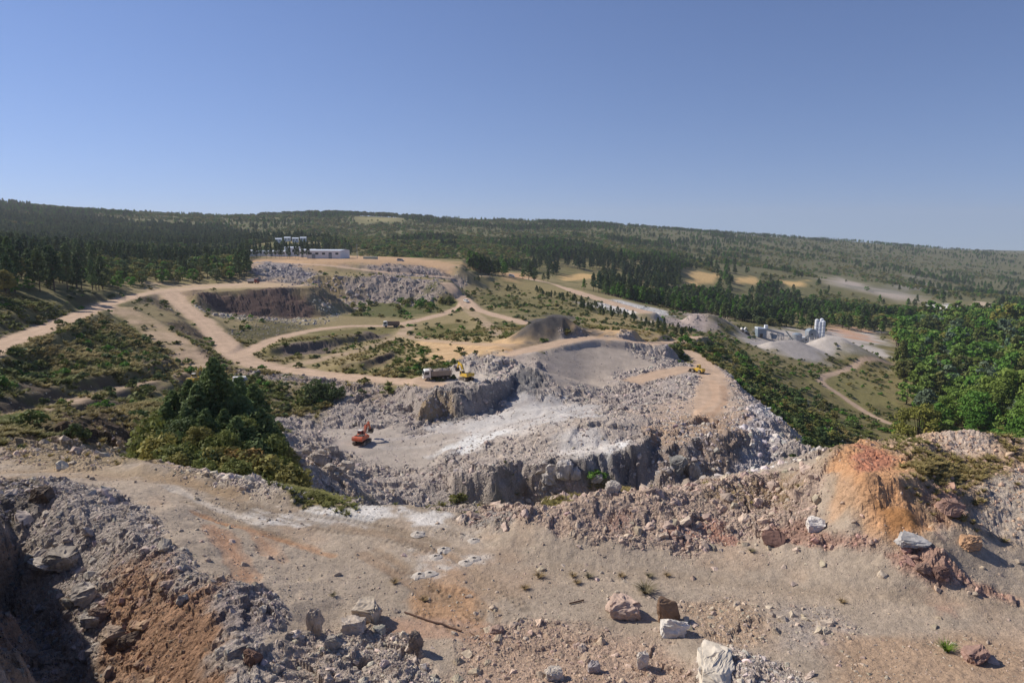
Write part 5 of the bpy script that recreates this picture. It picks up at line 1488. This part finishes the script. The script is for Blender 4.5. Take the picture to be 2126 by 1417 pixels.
def loader(label, u, v, heading, paint, scale=1.0):
    p = P(u, v)
    t = thing('wheel_loader', label, 'loader', tuple(p), heading, None, scale)
    stand(t, L=2.0)
    MB().prism([(-3.2, 0.8), (-0.3, 0.8), (-0.3, 1.9), (-2.9, 2.0), (-3.3, 1.7)], 2.0).build('rear_body', paint, t)
    MB().box((0.9, 0, 1.15), (1.8, 1.2, 0.8), bevel=0.06).build('front_frame', paint, t)
    c = MB().prism([(-1.3, 1.9), (-0.1, 1.9), (-0.1, 2.4), (-0.3, 3.3), (-1.3, 3.3)], 1.4).build('cab', paint, t)
    MB().prism([(-1.2, 2.3), (-0.2, 2.3), (-0.38, 3.15), (-1.2, 3.15)], 1.44).build('cab_window', M_GLS, c)
    for x in (-2.0, 1.3):
        for s in (-1, 1): wheel(t, x, 1.1 * s, 0.75, 0.6)
    for s in (-1, 1):
        MB().beam((0.6, 0.55 * s, 1.7), (2.9, 0.55 * s, 0.9), 0.16, 0.35).build('lift_arm', paint, t)
    MB().prism([(2.7, 0.15), (3.9, 0.12), (3.2, 0.55), (3.0, 1.2), (2.75, 1.3), (2.6, 0.7)], 2.7).build('bucket', M_BLK, t)
    return t
loader('orange-yellow wheel loader at the end of the pit platform', 1447, 773, hd(-0.6, 0.8), M_YEL, 0.65)

# ------------------------------------------------------------------ concrete and crushing plant in the valley
def at_ground(u, D):
    x = (u - CU) / FPX * D / CP
    return x, D, zat(x, D)
PD = 432.0
def pxm(D): return FPX / D
for k, (u, hgt, dd) in enumerate(((1693, 15.5, 0), (1700, 14.5, -1), (1707, 14.5, 1), (1703, 15.0, 5))):
    x, y, z = at_ground(u, PD + dd)
    lab = ['white cement silo, the tallest of the cluster beside the batching tower', 'white banded cement silo in the middle of the cluster', 'white banded cement silo at the open-yard end of the cluster', 'white cement silo standing behind the other silos'][k]
    t = thing('cement_silo', lab, 'silo', (x, y, z), 0, 'cement silos')
    h = hgt
    s = MB().cyl((0, 0, 5.2), (0, 0, h), 1.2, n=24).build('tank', M_SILO, t)
    MB().cyl((0, 0, 3.2), (0, 0, 5.2), 0.3, 1.2, n=24).build('hopper_cone', M_SILO, t)
    MB().cyl((0, 0, h), (0, 0, h + 0.5), 1.2, 0.35, n=24).build('roof_cone', M_SILO, t)
    for zz in (7.2, 9.4, 11.6):
        MB().cyl((0, 0, zz), (0, 0, zz + 0.22), 1.26, n=24).build('band', M_SLT, s)
    for a in range(4):
        ca, sa = math.cos(a * math.pi / 2 + .78) * 1.1, math.sin(a * math.pi / 2 + .78) * 1.1
        MB().cyl((ca, sa, -0.3), (ca, sa, 5.4), 0.14, n=8).build('leg', M_GAL, t)
# batching tower
x, y, z = at_ground(1682, PD - 1)
t = thing('batching_tower', 'grey batching tower with rounded roof beside the silos', 'tower', (x, y, z), 0.1)
for sx in (-1, 1):
    for sy in (-1, 1):
        MB().cyl((sx * 2.2, sy * 1.8, -0.3), (sx * 2.2, sy * 1.8, 4.6), 0.16, n=8).build('leg', M_GAL, t)
w_ = MB().box((0, 0, 6.4), (5.4, 4.4, 3.6)).build('cladding', M_GAL, t)
MB().prism([(-2.8, 8.2), (2.8, 8.2), (1.6, 9.4), (0, 9.8), (-1.6, 9.4)], 4.6).build('roof', M_SLT, t)
MB().box((-0.5, -2.22, 6.4), (1.6, 0.06, 1.0)).build('window', M_GLS, w_)
MB().box((1.0, 0, 3.6), (1.6, 1.6, 2.0)).build('mixer', M_WHT, t)
def conveyor(label, ua, va_, Da, ub, hb, Db, w=1.0):
    xa, ya, za = at_ground(ua, Da); xb, yb, zb = at_ground(ub, Db)
    t = thing('conveyor', label, 'conveyor', (xa, ya, za))
    a = Vector((0, 0, va_)); b = Vector((xb - xa, yb - ya, zb - za + hb))
    MB().beam(a, b, w, 0.18).build('belt', M_BLK, t)
    off = Vector((0, 0, 0.18))
    d_ = (b - a).normalized(); sd_ = d_.cross(Vector((0, 0, 1))).normalized() * (w / 2 + 0.08)
    for s in (-1, 1):
        MB().beam(a + sd_ * s + off, b + sd_ * s + off, 0.1, 0.45).build('side_frame', M_GAL, t)
    for f in (0.45, 0.85):
        q = a + (b - a) * f
        for s in (-1, 1):
            MB().cyl((q.x + sd_.x * s * 1.5, q.y + sd_.y * s * 1.5, zat(xa + q.x, ya + q.y) - za - 0.2), (q.x + sd_.x * s, q.y + sd_.y * s, q.z), 0.1, n=8).build('support_leg', M_GAL, t)
    return t
conveyor('inclined grey conveyor rising to the batching tower', 1660, 0.6, PD - 4, 1684, 7.5, PD - 3)
# round aggregate hopper
x, y, z = at_ground(1654, PD - 6)
t = thing('storage_bin', 'round grey storage bin on a white base at the foot of the conveyor', 'bin', (x, y, z))
MB().cyl((0, 0, 2.6), (0, 0, 6.6), 3.0, n=28).build('shell', M_GAL, t)
MB().cyl((0, 0, 6.6), (0, 0, 7.4), 3.05, 1.6, n=28).build('lid', M_SLT, t)
MB().cyl((0, 0, 0.9), (0, 0, 2.6), 1.2, 3.0, n=28).build('cone', M_GAL, t)
MB().cyl((0, 0, -0.3), (0, 0, 1.2), 1.5, n=20).build('base', M_SILO, t)
# low control hut and mixer hut
for u, dd, sz, mt, lab in ((1669, 2, (4.5, 3, 3), M_WALL, 'small white control cabin between the storage bin and the batching tower'), (1698, -8, (4, 2.6, 2.4), M_SLT, 'low dark cabin under the cement silos')):
    x, y, z = at_ground(u, PD + dd)
    t = thing('control_cabin', lab, 'cabin', (x, y, z))
    b_ = MB().box((0, 0, sz[2] / 2 - 0.1), sz).build('wall', mt, t)
    MB().box((0, 0, sz[2] + 0.03), (sz[0] + 0.4, sz[1] + 0.4, 0.15)).build('roof', M_ROOF, t)
    MB().box((0.6, -sz[1] / 2 - 0.02, 1.6), (1.4, 0.05, 0.9)).build('window', M_GLS, b_)
    MB().box((-1.2, -sz[1] / 2 - 0.02, 1.0), (0.9, 0.05, 1.95)).build('door', M_SLT, b_)
# crusher line
x, y, z = at_ground(1578, PD - 6)
t = thing('crusher_house', 'blue-grey crusher house with sloping roof beside the grey stone heap', 'crusher', (x, y, z), 0.05)
MB().box((0, 0, 2.6), (5.5, 4.5, 5.6)).build('cladding', M_SLT, t)
MB().prism([(-3.0, 5.4), (3.0, 5.4), (3.0, 5.7), (-3.0, 6.5)], 4.9).build('roof', M_ROOF, t)
MB().box((-0.5, -2.27, 1.2), (2.0, 0.06, 2.6)).build('door', M_BLK, t)
x, y, z = at_ground(1607, PD - 6)
t = thing('screening_station', 'grey screening station on braced legs next to the crusher house', 'screen', (x, y, z), -0.05)
MB().prism([(-6, 6.6), (5.5, 3.6), (5.5, 4.7), (-6, 8.0)], 3.2).build('screen_deck', M_GAL, t)
for xx, top in ((-5.2, 6.5), (-1.5, 5.5), (2.2, 4.6), (5.0, 3.8)):
    for s in (-1, 1):
        MB().cyl((xx, 1.4 * s, -0.3), (xx, 1.4 * s, top), 0.16, n=8).build('leg', M_SLT, t)
for s in (-1, 1):
    MB().beam((-5.2, 1.4 * s, 0.2), (-1.5, 1.4 * s, 5.2), 0.14, 0.14).build('brace', M_GAL, t)
    MB().beam((2.2, 1.4 * s, 4.3), (5.0, 1.4 * s, 0.2), 0.14, 0.14).build('brace', M_GAL, t)
MB().prism([(-2.6, 4.6), (1.6, 3.6), (0.6, 1.0), (-1.4, 1.0)], 2.6).build('chute', M_SLT, t)
MB().box((-5.6, 0, 8.8), (1.8, 2.2, 2.0)).build('feed_box', M_WALL, t)
conveyor('long grey conveyor reaching from the screening station over the stone heap', 1612, 3.0, PD - 4, 1640, 1.0, PD + 10)
conveyor('dark conveyor lifting stone into the crusher house', 1560, 0.5, PD - 2, 1578, 6.2, PD - 4)
conveyor('grey conveyor leaning towards the round storage bin', 1630, 6.5, PD - 2, 1650, 2.0, PD - 10)
loader('small pale wheel loader feeding the crusher line', 1545, 690, hd(1, 0.1), M_WHT, 1.0)
excavator('dark excavator standing on top of the grey stone heap', 1492, 653, hd(0.9, 0.2), M_GAL, 0.9)

# ------------------------------------------------------------------ factory at the wood's edge and houses
def shed(label, u, D, w, dp, h, rz=0.0, roofm=None, wallm=None, name='factory_shed', cat='building', gable=0.8, doors=1, wins=3, group=None):
    x, y, z = at_ground(u, D)
    t = thing(name, label, cat, (x, y, z), rz, group)
    wl = MB().box((0, 0, h / 2 - 0.3), (w, dp, h + 0.6)).build('wall', wallm or M_WALL, t)
    bm = MB()
    a = [bm.bm.verts.new(q) for q in ((-w / 2 - .3, -dp / 2 - .3, h), (w / 2 + .3, -dp / 2 - .3, h), (w / 2 + .3, 0, h + gable), (-w / 2 - .3, 0, h + gable), (w / 2 + .3, dp / 2 + .3, h), (-w / 2 - .3, dp / 2 + .3, h))]
    for f in ((0, 1, 2, 3), (3, 2, 4, 5), (0, 3, 5), (1, 4, 2), (0, 5, 4, 1)): bm.bm.faces.new([a[i] for i in f])
    bm.build('roof', roofm or M_ROOF, t)
    for i in range(wins):
        xx = -w / 2 + w * (i + 0.5) / max(wins, 1)
        MB().box((xx, -dp / 2 - 0.02, h * 0.62), (w / max(wins, 1) * 0.45, 0.08, h * 0.26)).build('window', M_GLS, wl)
    for i in range(doors):
        MB().box((-w * 0.3 + i * w * 0.5, -dp / 2 - 0.03, h * 0.28), (min(3.0, w * 0.15), 0.08, h * 0.62)).build('door', M_SLT, wl)
    return t
shed('long pale factory hall with light metal roof at the edge of the stone yard', 690, 585, 29, 22, 6.5, -0.12, wins=5, doors=2)
shed('white prefabricated office block behind the slim pines, next to the factory hall', 648, 600, 13, 8, 6.2, 0.05, wins=4)
shed('white two-storey prefabricated block in the middle of the shed row', 617, 612, 12, 8, 7.6, 0.05, wins=4)
shed('low white shed with dark windows between the prefabricated blocks', 588, 605, 15, 8, 4.5, 0.0, wins=6)
shed('small white hut at the forest end of the shed row', 531, 600, 6, 6, 5.0, 0.1, wins=2)
shed('grey-roofed shed beside the small white hut', 556, 610, 14, 8, 4.2, 0.0, wins=5, roofm=M_SLT)
for u, D, lab in ((590, 832, 'white house among the trees above the factory, the lowest of the group'), (608, 846, 'white house with bright roof highest among the trees above the factory'), (624, 834, 'wide white house among the trees above the factory'), (640, 838, 'small white cottage beside the wide house above the factory')):
    shed(lab, u, D, 7, 6, 4.2, 0.2, name='house', cat='house', wins=2, gable=1.2)
x, y, z = at_ground(775, 545)
t = thing('shipping_container', 'pale green site container at the end of the yard', 'container', (x, y, z), -0.05)
MB().box((0, 0, 1.5), (11, 3, 3.2)).build('shell', M_CONT, t)
MB().box((5.52, 0, 1.4), (0.06, 2.4, 2.5)).build('door', M_SLT, t)
for i in range(10): MB().box((-4.9 + i * 1.08, -1.52, 1.5), (0.22, 0.08, 2.9)).build('rib', M_CONT, t)
x, y, z = at_ground(748, 580)
t = thing('utility_pole', 'tall grey pole between the factory hall and the site container', 'pole', (x, y, z))
MB().cyl((0, 0, -0.5), (0, 0, 12), 0.22, 0.14, n=10).build('shaft', M_GAL, t)
MB().box((0, 0, 11.6), (2.2, 0.16, 0.16)).build('crossarm', M_GAL, t)
small_car('white car parked in front of the factory hall', 682, 541, 0.1, M_WHT, scale=1.3, pos=at_ground(682, 552))
small_car('white van parked by the tall pole', 752, 541, -0.1, M_WHT, van=True, scale=1.4, pos=at_ground(753, 556))
small_car('pale blue van at the far end of the stone yard', 838, 548, 0.0, M_GAL, van=True, scale=1.3, pos=at_ground(836, 520))
for k in range(14):
    u = 536 + k * 8.6 + random.uniform(-3, 3)
    x, y, z = at_ground(u, random.uniform(560, 582))
    tree_thing('pine_tree', 'slim bare-trunked pine standing in front of the white sheds', 'slim pines in front of the white sheds', PINE_MID[k % 4], x, y, random.uniform(11, 15), PG * random.uniform(0.9, 1.3), 'tree', 0.62)

# ------------------------------------------------------------------ chosen boulders of the foreground
def boulder(label, u, v, wpx, hpx, colr, seed, squash=(1, .8, 1), rz=None, tilt=0.0, name='boulder'):
    p = P(u, v)
    dist = math.sqrt(p[0] ** 2 + p[1] ** 2 + (p[2] - CAMZ) ** 2)
    w, h = wpx * dist / FPX * 1.12, hpx * dist / FPX * 1.15
    me = rock_mesh('boulder', 30, squash, seed, 3)
    ext = np.array([v_.co for v_ in me.vertices]); ex = ext.max(0) - ext.min(0)
    o = mesh_obj(name, me)
    o.scale = (w / ex[0], w * squash[1] / ex[1], h / ex[2])
    o.rotation_euler = (tilt * 0.5, tilt, seed * 1.3 % 0.6 - 0.3 if rz is None else rz)
    o.location = (p[0], p[1] + w * 0.3, zat(p[0], p[1] + w * 0.3) + h * 0.27)
    g_ = srgb(*colr); g_ = (g_ * 0.6 + g_.mean() * np.array((1.12, 1.0, 0.88)) * 0.4) * 0.86
    o['tint'] = [float(c) for c in g_]
    tag(o, label, 'boulder')
    return o
HB_ = [('big pink squarish boulder beside the upright brown one', 1298, 1283, 60, 42, (206, 170, 148), 501, (1.1, .9, .8)),
       ('upright brown boulder behind the smooth white block', 1388, 1296, 40, 62, (150, 112, 80), 502, (.7, .7, 1.2)),
       ('smooth white block leaning on the upright brown boulder', 1402, 1324, 50, 40, (232, 226, 216), 503, (1, .7, .8)),
       ('long white boulder lying in the small stone heap', 1490, 1398, 60, 30, (224, 210, 186), 504, (1, 2.1, .5)),
       ('large cream boulder on top of the low stone heap', 758, 1290, 50, 42, (202, 184, 160), 505, (1, .9, .9)),
       ('pale upright stone at the end of the low stone heap', 650, 1312, 30, 52, (190, 170, 150), 506, (.8, .7, 1.2)),
       ('wide cream boulder below the large cream one', 728, 1316, 46, 34, (200, 182, 164), 507, (1.1, .8, .7)),
       ('square brown-grey block near the steel rod', 862, 1352, 27, 34, (150, 130, 114), 508, (.9, .8, 1.1)),
       ('pointed grey stone in the low stone heap', 686, 1352, 28, 28, (176, 164, 150), 509, (1, .8, 1)),
       ('dark red-brown block alone beside the bench track', 1612, 1134, 40, 24, (142, 98, 84), 510, (1.2, .8, .65)),
       ('round white boulder in the stones under the ochre mound', 1697, 1102, 30, 28, (236, 228, 218), 511, (1, .9, 1)),
       ('smooth light grey slab at the foot of the ochre mound', 1905, 1150, 54, 20, (188, 186, 184), 512, (1.6, .7, .5)),
       ('ochre boulder beside the light grey slab', 2022, 1148, 30, 22, (210, 154, 98), 513, (1.1, .8, .8)),
       ('red and white boulder alone near the green weed', 2032, 1377, 38, 28, (176, 130, 112), 514, (1.1, .9, .8)),
       ('large tilted grey slab on the rubble heap by the shade', 116, 1190, 52, 30, (172, 160, 146), 515, (1.2, .8, .7)),
       ('flat pale slab at the rim of the shaded trench', 84, 1197, 42, 16, (192, 180, 166), 516, (1.4, .8, .5)),
       ('pale wedge-shaped stone on the rubble heap', 168, 1262, 48, 38, (188, 176, 164), 517, (1.2, .7, .8)),
       ('brown block in the row of stones beside the trench', 200, 1300, 30, 26, (140, 110, 92), 518, (1, .8, .9)),
       ('grey block in the row of stones beside the trench', 182, 1312, 38, 24, (176, 164, 150), 519, (1.1, .8, .7)),
       ('round light grey stone on the rust-coloured soil', 376, 1254, 18, 18, (186, 184, 178), 520, (1, .9, 1)),
       ('dark brown boulder below the rust-coloured soil', 262, 1348, 36, 28, (122, 98, 78), 521, (1.1, .8, .9)),
       ('tan boulder beside the trench below the row of stones', 226, 1345, 40, 26, (178, 150, 124), 522, (1.1, .8, .8)),
       ('dark red block between the rust soil and the low stone heap', 520, 1380, 30, 28, (130, 92, 76), 523, (1, .8, .9)),
       ('flat brown stone right of the steel rod', 1028, 1316, 28, 18, (178, 142, 124), 524, (1.3, .7, .6)),
       ('grey-lilac stone below the brown flat stone', 1234, 1398, 22, 24, (176, 166, 170), 525, (.9, .8, 1)),
       ('upright white stone between the white block and the stone heap', 1336, 1386, 22, 34, (222, 210, 196), 526, (.8, .7, 1.2)),
       ('pale boulder at the edge of the reddish gravel', 1152, 1412, 32, 24, (210, 196, 178), 527, (1.1, .8, .8)),
       ('dark overhanging block in the rock jumble above the trench', 82, 1040, 36, 26, (110, 92, 78), 528, (1.2, .9, .8)),
       ('reddish boulder embedded in the flank of the ochre mound', 1985, 1080, 40, 26, (170, 126, 108), 529, (1.3, .8, .7)),
       ('rust-coloured angular stone beside the bench track under the mound', 1925, 1200, 30, 18, (160, 122, 102), 530, (1.3, .8, .7)),
       ('dark red angular block below the light grey slab', 1958, 1212, 26, 18, (140, 100, 86), 531, (1.2, .8, .8))]
for a in HB_: boulder(*a)
for i, (u, v, w, h, cc) in enumerate([(1150, 1008, 30, 30, (216, 208, 200)), (1172, 1012, 34, 40, (210, 202, 194)), (1195, 1006, 24, 26, (200, 192, 186)), (1140, 1022, 26, 22, (206, 198, 190)), (1275, 1024, 30, 24, (196, 184, 172)), (1240, 1018, 24, 20, (190, 182, 172)),
                                      (1410, 985, 34, 40, (150, 150, 146)), (1442, 990, 26, 30, (176, 168, 160))]):
    boulder('big pale boulder at the foot of the dark rock face in the pit', u, v, w, h, cc, 560 + i)['group'] = 'big boulders at the foot of the dark rock face'
for i, (u, v, w, h, cc) in enumerate([(612, 950, 22, 16, (186, 172, 158)), (632, 945, 24, 20, (178, 164, 150)), (655, 962, 32, 26, (176, 160, 146)), (680, 975, 26, 18, (190, 176, 160)), (668, 948, 18, 14, (196, 182, 168)), (700, 982, 28, 16, (186, 170, 152)), (720, 976, 26, 20, (196, 182, 164)), (644, 930, 16, 12, (180, 166, 152)), (690, 940, 18, 14, (196, 184, 170)), (622, 965, 20, 14, (182, 168, 152))]):
    boulder('pale boulder in the tumbled pile below the tree clump', u, v, w, h, cc, 580 + i)['group'] = 'boulders in the tumbled pile below the tree clump'

# steel rods lying on the bench
def rod(label, marks, rad):
    pts = [P(*m) for m in marks]
    o0 = Vector((pts[0][0], pts[0][1], pts[0][2]))
    m = MB()
    ds = chaikin(np.array(pts), 2)
    for a, b in zip(ds[:-1], ds[1:]):
        za, zb = zat(a[0], a[1]) + rad * 1.6, zat(b[0], b[1]) + rad * 1.6
        m.cyl(Vector((a[0], a[1], za)) - o0, Vector((b[0], b[1], zb)) - o0, rad, n=8)
    o = m.build('steel_rod', M_ROD)
    o.location = o0
    tag(o, label, 'rod')
rod('long rusty steel rod lying on the bench beside the ochre wheel marks', [(840, 1272), (895, 1291), (958, 1311)], 0.03)
rod('thin bent rod lying near the rusty steel rod', [(975, 1312), (1000, 1328), (1015, 1345)], 0.015)
rod('short stick lying left of the pink boulder', [(1182, 1254), (1212, 1247)], 0.03)

# drill holes with white cuttings
r_ = np.random.default_rng(3)
for i, (u, v) in enumerate([(868, 1108), (985, 1122), (922, 1141), (905, 1156), (968, 1168), (893, 1191), (872, 1194), (985, 1160)]):
    p = P(u, v)
    bm = bmesh.new()
    rings = [(0.07, -0.06), (0.09, 0.06), (0.16, 0.045), (0.26, 0.015), (0.36, -0.04)]
    vr = []
    for q, zz in rings:
        vr.append([bm.verts.new((q * (1 + r_.normal(0, 0.1)) * math.cos(a), q * (1 + r_.normal(0, 0.1)) * math.sin(a), zz + r_.normal(0, 0.008))) for a in np.linspace(0, 2 * math.pi, 18, endpoint=False)])
    for a, b in zip(vr[:-1], vr[1:]):
        for k in range(18): bm.faces.new((a[k], a[(k + 1) % 18], b[(k + 1) % 18], b[k]))
    bmesh.ops.recalc_face_normals(bm, faces=bm.faces)
    me = bpy.data.meshes.new('drill_cuttings'); bm.to_mesh(me); bm.free()
    if i == 0: M_CUT = plain('white rock flour', tuple(srgb(184, 174, 162)), 0.95, noise_scale=6, var=0.12)
    me.materials.append(M_CUT)
    t = thing('drill_hole', 'small ring of white drill cuttings around a bore hole on the bench', 'drill hole', (p[0], p[1], zat(p[0], p[1]) + 0.02), 0, 'bore holes on the bench')
    mesh_obj('cuttings', me, t)
    MB().cyl((0, 0, -0.05), (0, 0, 0.03), 0.085, n=12).build('hole', M_BLK, t)  # black plug stands in for the darkness down the bore

# ------------------------------------------------------------------ weeds and grass
def make_tuft(seed, n=34, h=1.0, spread=0.5, w=0.05):
    r = np.random.default_rng(seed)
    Q = []
    for k in range(n):
        a = r.uniform(0, 6.28); b0 = np.array((math.cos(a), math.sin(a), 0)) * r.uniform(0, 0.18)
        out = np.array((math.cos(a), math.sin(a), 0)); L_ = h * r.uniform(0.5, 1.0)
        side = np.array((-math.sin(a), math.cos(a), 0)) * w * r.uniform(0.6, 1.2)
        m = b0 + out * spread * 0.35 * L_ + np.array((0, 0, L_ * 0.6)); e = b0 + out * spread * L_ + np.array((0, 0, L_ * r.uniform(0.75, 1.0)))
        Q.append(np.stack([b0 - side, b0 + side, m + side * 0.8, m - side * 0.8])); Q.append(np.stack([m - side * 0.8, m + side * 0.8, e + side * 0.2, e - side * 0.2]))
    return np.array(Q)
TUFTS = [quads_mesh('grass_shape', make_tuft(80 + i, 30, 1.0, 0.6 + 0.1 * i, 0.07), M_LEAF) for i in range(3)]
WEED = [quads_mesh('weed', make_tuft(90 + i, 70, 1.0, 1.1, 0.05), M_LEAF) for i in range(2)]
for i, (u, v, wpx) in enumerate([(1340, 1230, 42), (1120, 1198, 24), (1190, 1196, 18), (1222, 1198, 20), (1090, 1222, 20), (1290, 1197, 18), (1348, 1197, 18), (1385, 1195, 16), (820, 1210, 20), (692, 1236, 16), (1198, 1210, 18), (880, 1246, 20), (1560, 1145, 16), (1748, 1250, 18)]):
    p = P(u, v); s_ = wpx * p[1] * 1.12 / FPX / 1.6
    o = mesh_obj('weed', WEED[i % 2])
    o.location = (p[0], p[1], zat(p[0], p[1])); o.scale = (s_, s_, s_ * 0.75); o.rotation_euler.z = i
    o['tint'] = [float(c) for c in (srgb(150, 128, 92) if i % 3 else srgb(128, 118, 92))]
    if i == 0: tag(o, 'largest dark dry weed on the bench, behind the pink boulder', 'weed')
    else: tag(o, 'small dry brown weed on the bare bench floor', 'weed', 'dry weeds on the bench')
p = P(1965, 1352)
o = mesh_obj('weed', WEED[0]); o.location = (p[0], p[1], zat(p[0], p[1])); o.scale = (0.34, 0.34, 0.36); o['tint'] = [float(c) for c in srgb(110, 132, 52)]
tag(o, 'fresh green weed on the reddish ground near the red and white boulder', 'weed')

def grass():
    r = np.random.default_rng(71)
    n = 420000
    th = r.uniform(R(-42), R(42), n); rad = np.exp(r.uniform(math.log(24), math.log(260), n))
    x, y = rad * np.sin(th), rad * np.cos(th)
    v = sample(VEG, x, y)
    k = r.random(n) < np.clip(v * (0.45 + 1.2 * fbm(x, y, 6, 3, 0.6, 91)), 0, 1) * 0.45 * sstep(0.12, 0.5, v)
    x, y, rad = x[k], y[k], rad[k]; n = len(x)
    h = np.clip(rad * 0.0055, 0.14, 0.9) * r.uniform(0.5, 1.2, n)
    g = sstep(-0.35, 0.3, fbm(x, y, 12, 3, 0.5, 92))[:, None]
    tint = (srgb(160, 144, 94) * (1 - g) + srgb(116, 122, 64) * g) * r.uniform(0.75, 1.25, (n, 1))
    scatter('dry_grass', 'dry yellow-green grass growing on the quarry slopes', 'grass', TUFTS, np.c_[x, y, sample(H, x, y)], np.c_[np.zeros((n, 2)), r.uniform(0, 6.28, n)], np.c_[h * 1.6, h * 1.6, h], r.integers(0, 3, n), tint)
    print('grass', n)
grass()

# ------------------------------------------------------------------ the tree clump below the bench edge
def clump():
    pines = [(440, 62, 745, 0.95), (470, 66, 790, 1.1), (520, 70, 800, 1.1), (400, 60, 800, 1.1), (500, 62, 825, 1.2), (545, 66, 860, 1.15), (375, 58, 845, 1.1), (560, 72, 880, 1.1), (335, 60, 835, 1.0), (455, 58, 850, 1.15), (425, 66, 770, 1.0), (490, 74, 785, 1.0), (530, 60, 850, 1.2), (560, 62, 885, 1.2), (480, 56, 865, 1.2), (510, 56, 885, 1.2), (350, 64, 812, 1.1), (415, 56, 850, 1.2), (385, 64, 790, 1.0), (575, 66, 900, 1.1)]
    for i, (u, D, vt, wd) in enumerate(pines):
        x, y, z = at_ground(u, D)
        top = mark_d(u, vt, D)[2]
        h = max(3.0, top - z)
        lab = 'tallest dark pine standing out of the tree clump' if i == 0 else 'dense dark pine in the tree clump below the bench edge'
        tree_thing('pine_tree', lab, None if i == 0 else 'pines of the tree clump', PINE_HERO[i % 3], x, y, h, PG2 * (1.75 if i % 3 else 1.45), 'tree', wd)
    sh = [(385, 52, 900, OAK), (350, 50, 915, OAK), (410, 50, 925, PG2), (450, 50, 915, OAK2), (490, 51, 920, RUSTY), (520, 50, 935, OAK2), (550, 50, 945, OAK), (575, 49, 962, OAK2), (330, 52, 890, OAK2), (310, 54, 880, OAK), (430, 54, 890, OAK), (505, 54, 905, PG2), (590, 52, 975, OAK2), (470, 47, 950, OAK),
          (315, 58, 855, OAK), (360, 55, 875, PG2), (535, 56, 900, OAK), (340, 48, 940, OAK2), (400, 47, 950, OAK)]
    for i, (u, D, vt, cc) in enumerate(sh):
        x, y, z = at_ground(u, D)
        h = max(1.2, mark_d(u, vt, D)[2] - z)
        tree_thing('shrub', 'leafy shrub at the foot of the tree clump along the bench edge', 'shrubs at the foot of the tree clump', BUSH_HERO[i % 3], x, y, h, cc * random.uniform(1.1, 1.5), 'shrub', max(0.75, min(1.3, 3.6 / h)))
    for i, (u, D, vt, cc) in enumerate([(320, 62, 850, OAK), (362, 56, 862, PG2), (398, 54, 880, OAK2), (455, 53, 892, OAK), (515, 60, 842, PG2), (548, 58, 895, OAK), (405, 62, 815, PG2), (578, 58, 925, OAK2), (490, 58, 860, OAK)]):
        x, y, z = at_ground(u, D)
        h = max(2.0, mark_d(u, vt, D)[2] - z)
        tree_thing('broadleaf_tree', 'rounded leafy tree mixed among the pines of the tree clump', 'broadleaf trees of the tree clump', BROAD_HERO[i % 3], x, y, h, cc * random.uniform(1.1, 1.45), 'tree', random.uniform(0.9, 1.2))
    for i, (u, vb, vt) in enumerate([(650, 826, 782), (668, 832, 790), (690, 832, 788), (706, 826, 796), (660, 818, 786)]):
        x, y, z = P(u, vb)
        h = max(1.5, mark_d(u, vt, y)[2] - z)
        tree_thing('shrub', 'dark green bush in the small group below the haul road', 'bushes below the haul road', BUSH_HERO[i % 3], x, y, h, PG2 * 1.3, 'shrub', 0.8)
clump()

# ------------------------------------------------------------------ summer haze in the valley air
def haze():
    zmin = float(H.min()) - 1.0; zmax = float(H.max()) + 30.0
    x0, x1 = float(GX.min()) - 20, float(GX.max()) + 20
    y0, y1 = -30.0, float(GY.max()) + 20
    bm = bmesh.new()
    bmesh.ops.create_cube(bm, size=1.0)
    me = bpy.data.meshes.new('haze'); bm.to_mesh(me); bm.free()
    m = bpy.data.materials.new('haze air'); m.use_nodes = True
    t = m.node_tree
    for n in list(t.nodes):
        if n.type != 'OUTPUT_MATERIAL': t.nodes.remove(n)
    v = t.nodes.new('ShaderNodeVolumePrincipled')
    v.inputs['Color'].default_value = (0.86, 0.93, 1.0, 1)
    v.inputs['Density'].default_value = HAZE_DENSITY
    v.inputs['Anisotropy'].default_value = 0.2
    t.links.new(v.outputs[0], t.nodes['Material Output'].inputs['Volume'])
    me.materials.append(m)
    o = bpy.data.objects.new('haze', me)
    o.location = ((x0 + x1) / 2, (y0 + y1) / 2, (zmin + zmax) / 2)
    o.scale = (x1 - x0, y1 - y0, zmax - zmin)
    o['kind'] = 'stuff'; o['label'] = 'thin pale summer haze filling the valley'; o['category'] = 'haze'
    col.objects.link(o)
HAZE_DENSITY = 0.000085
haze()
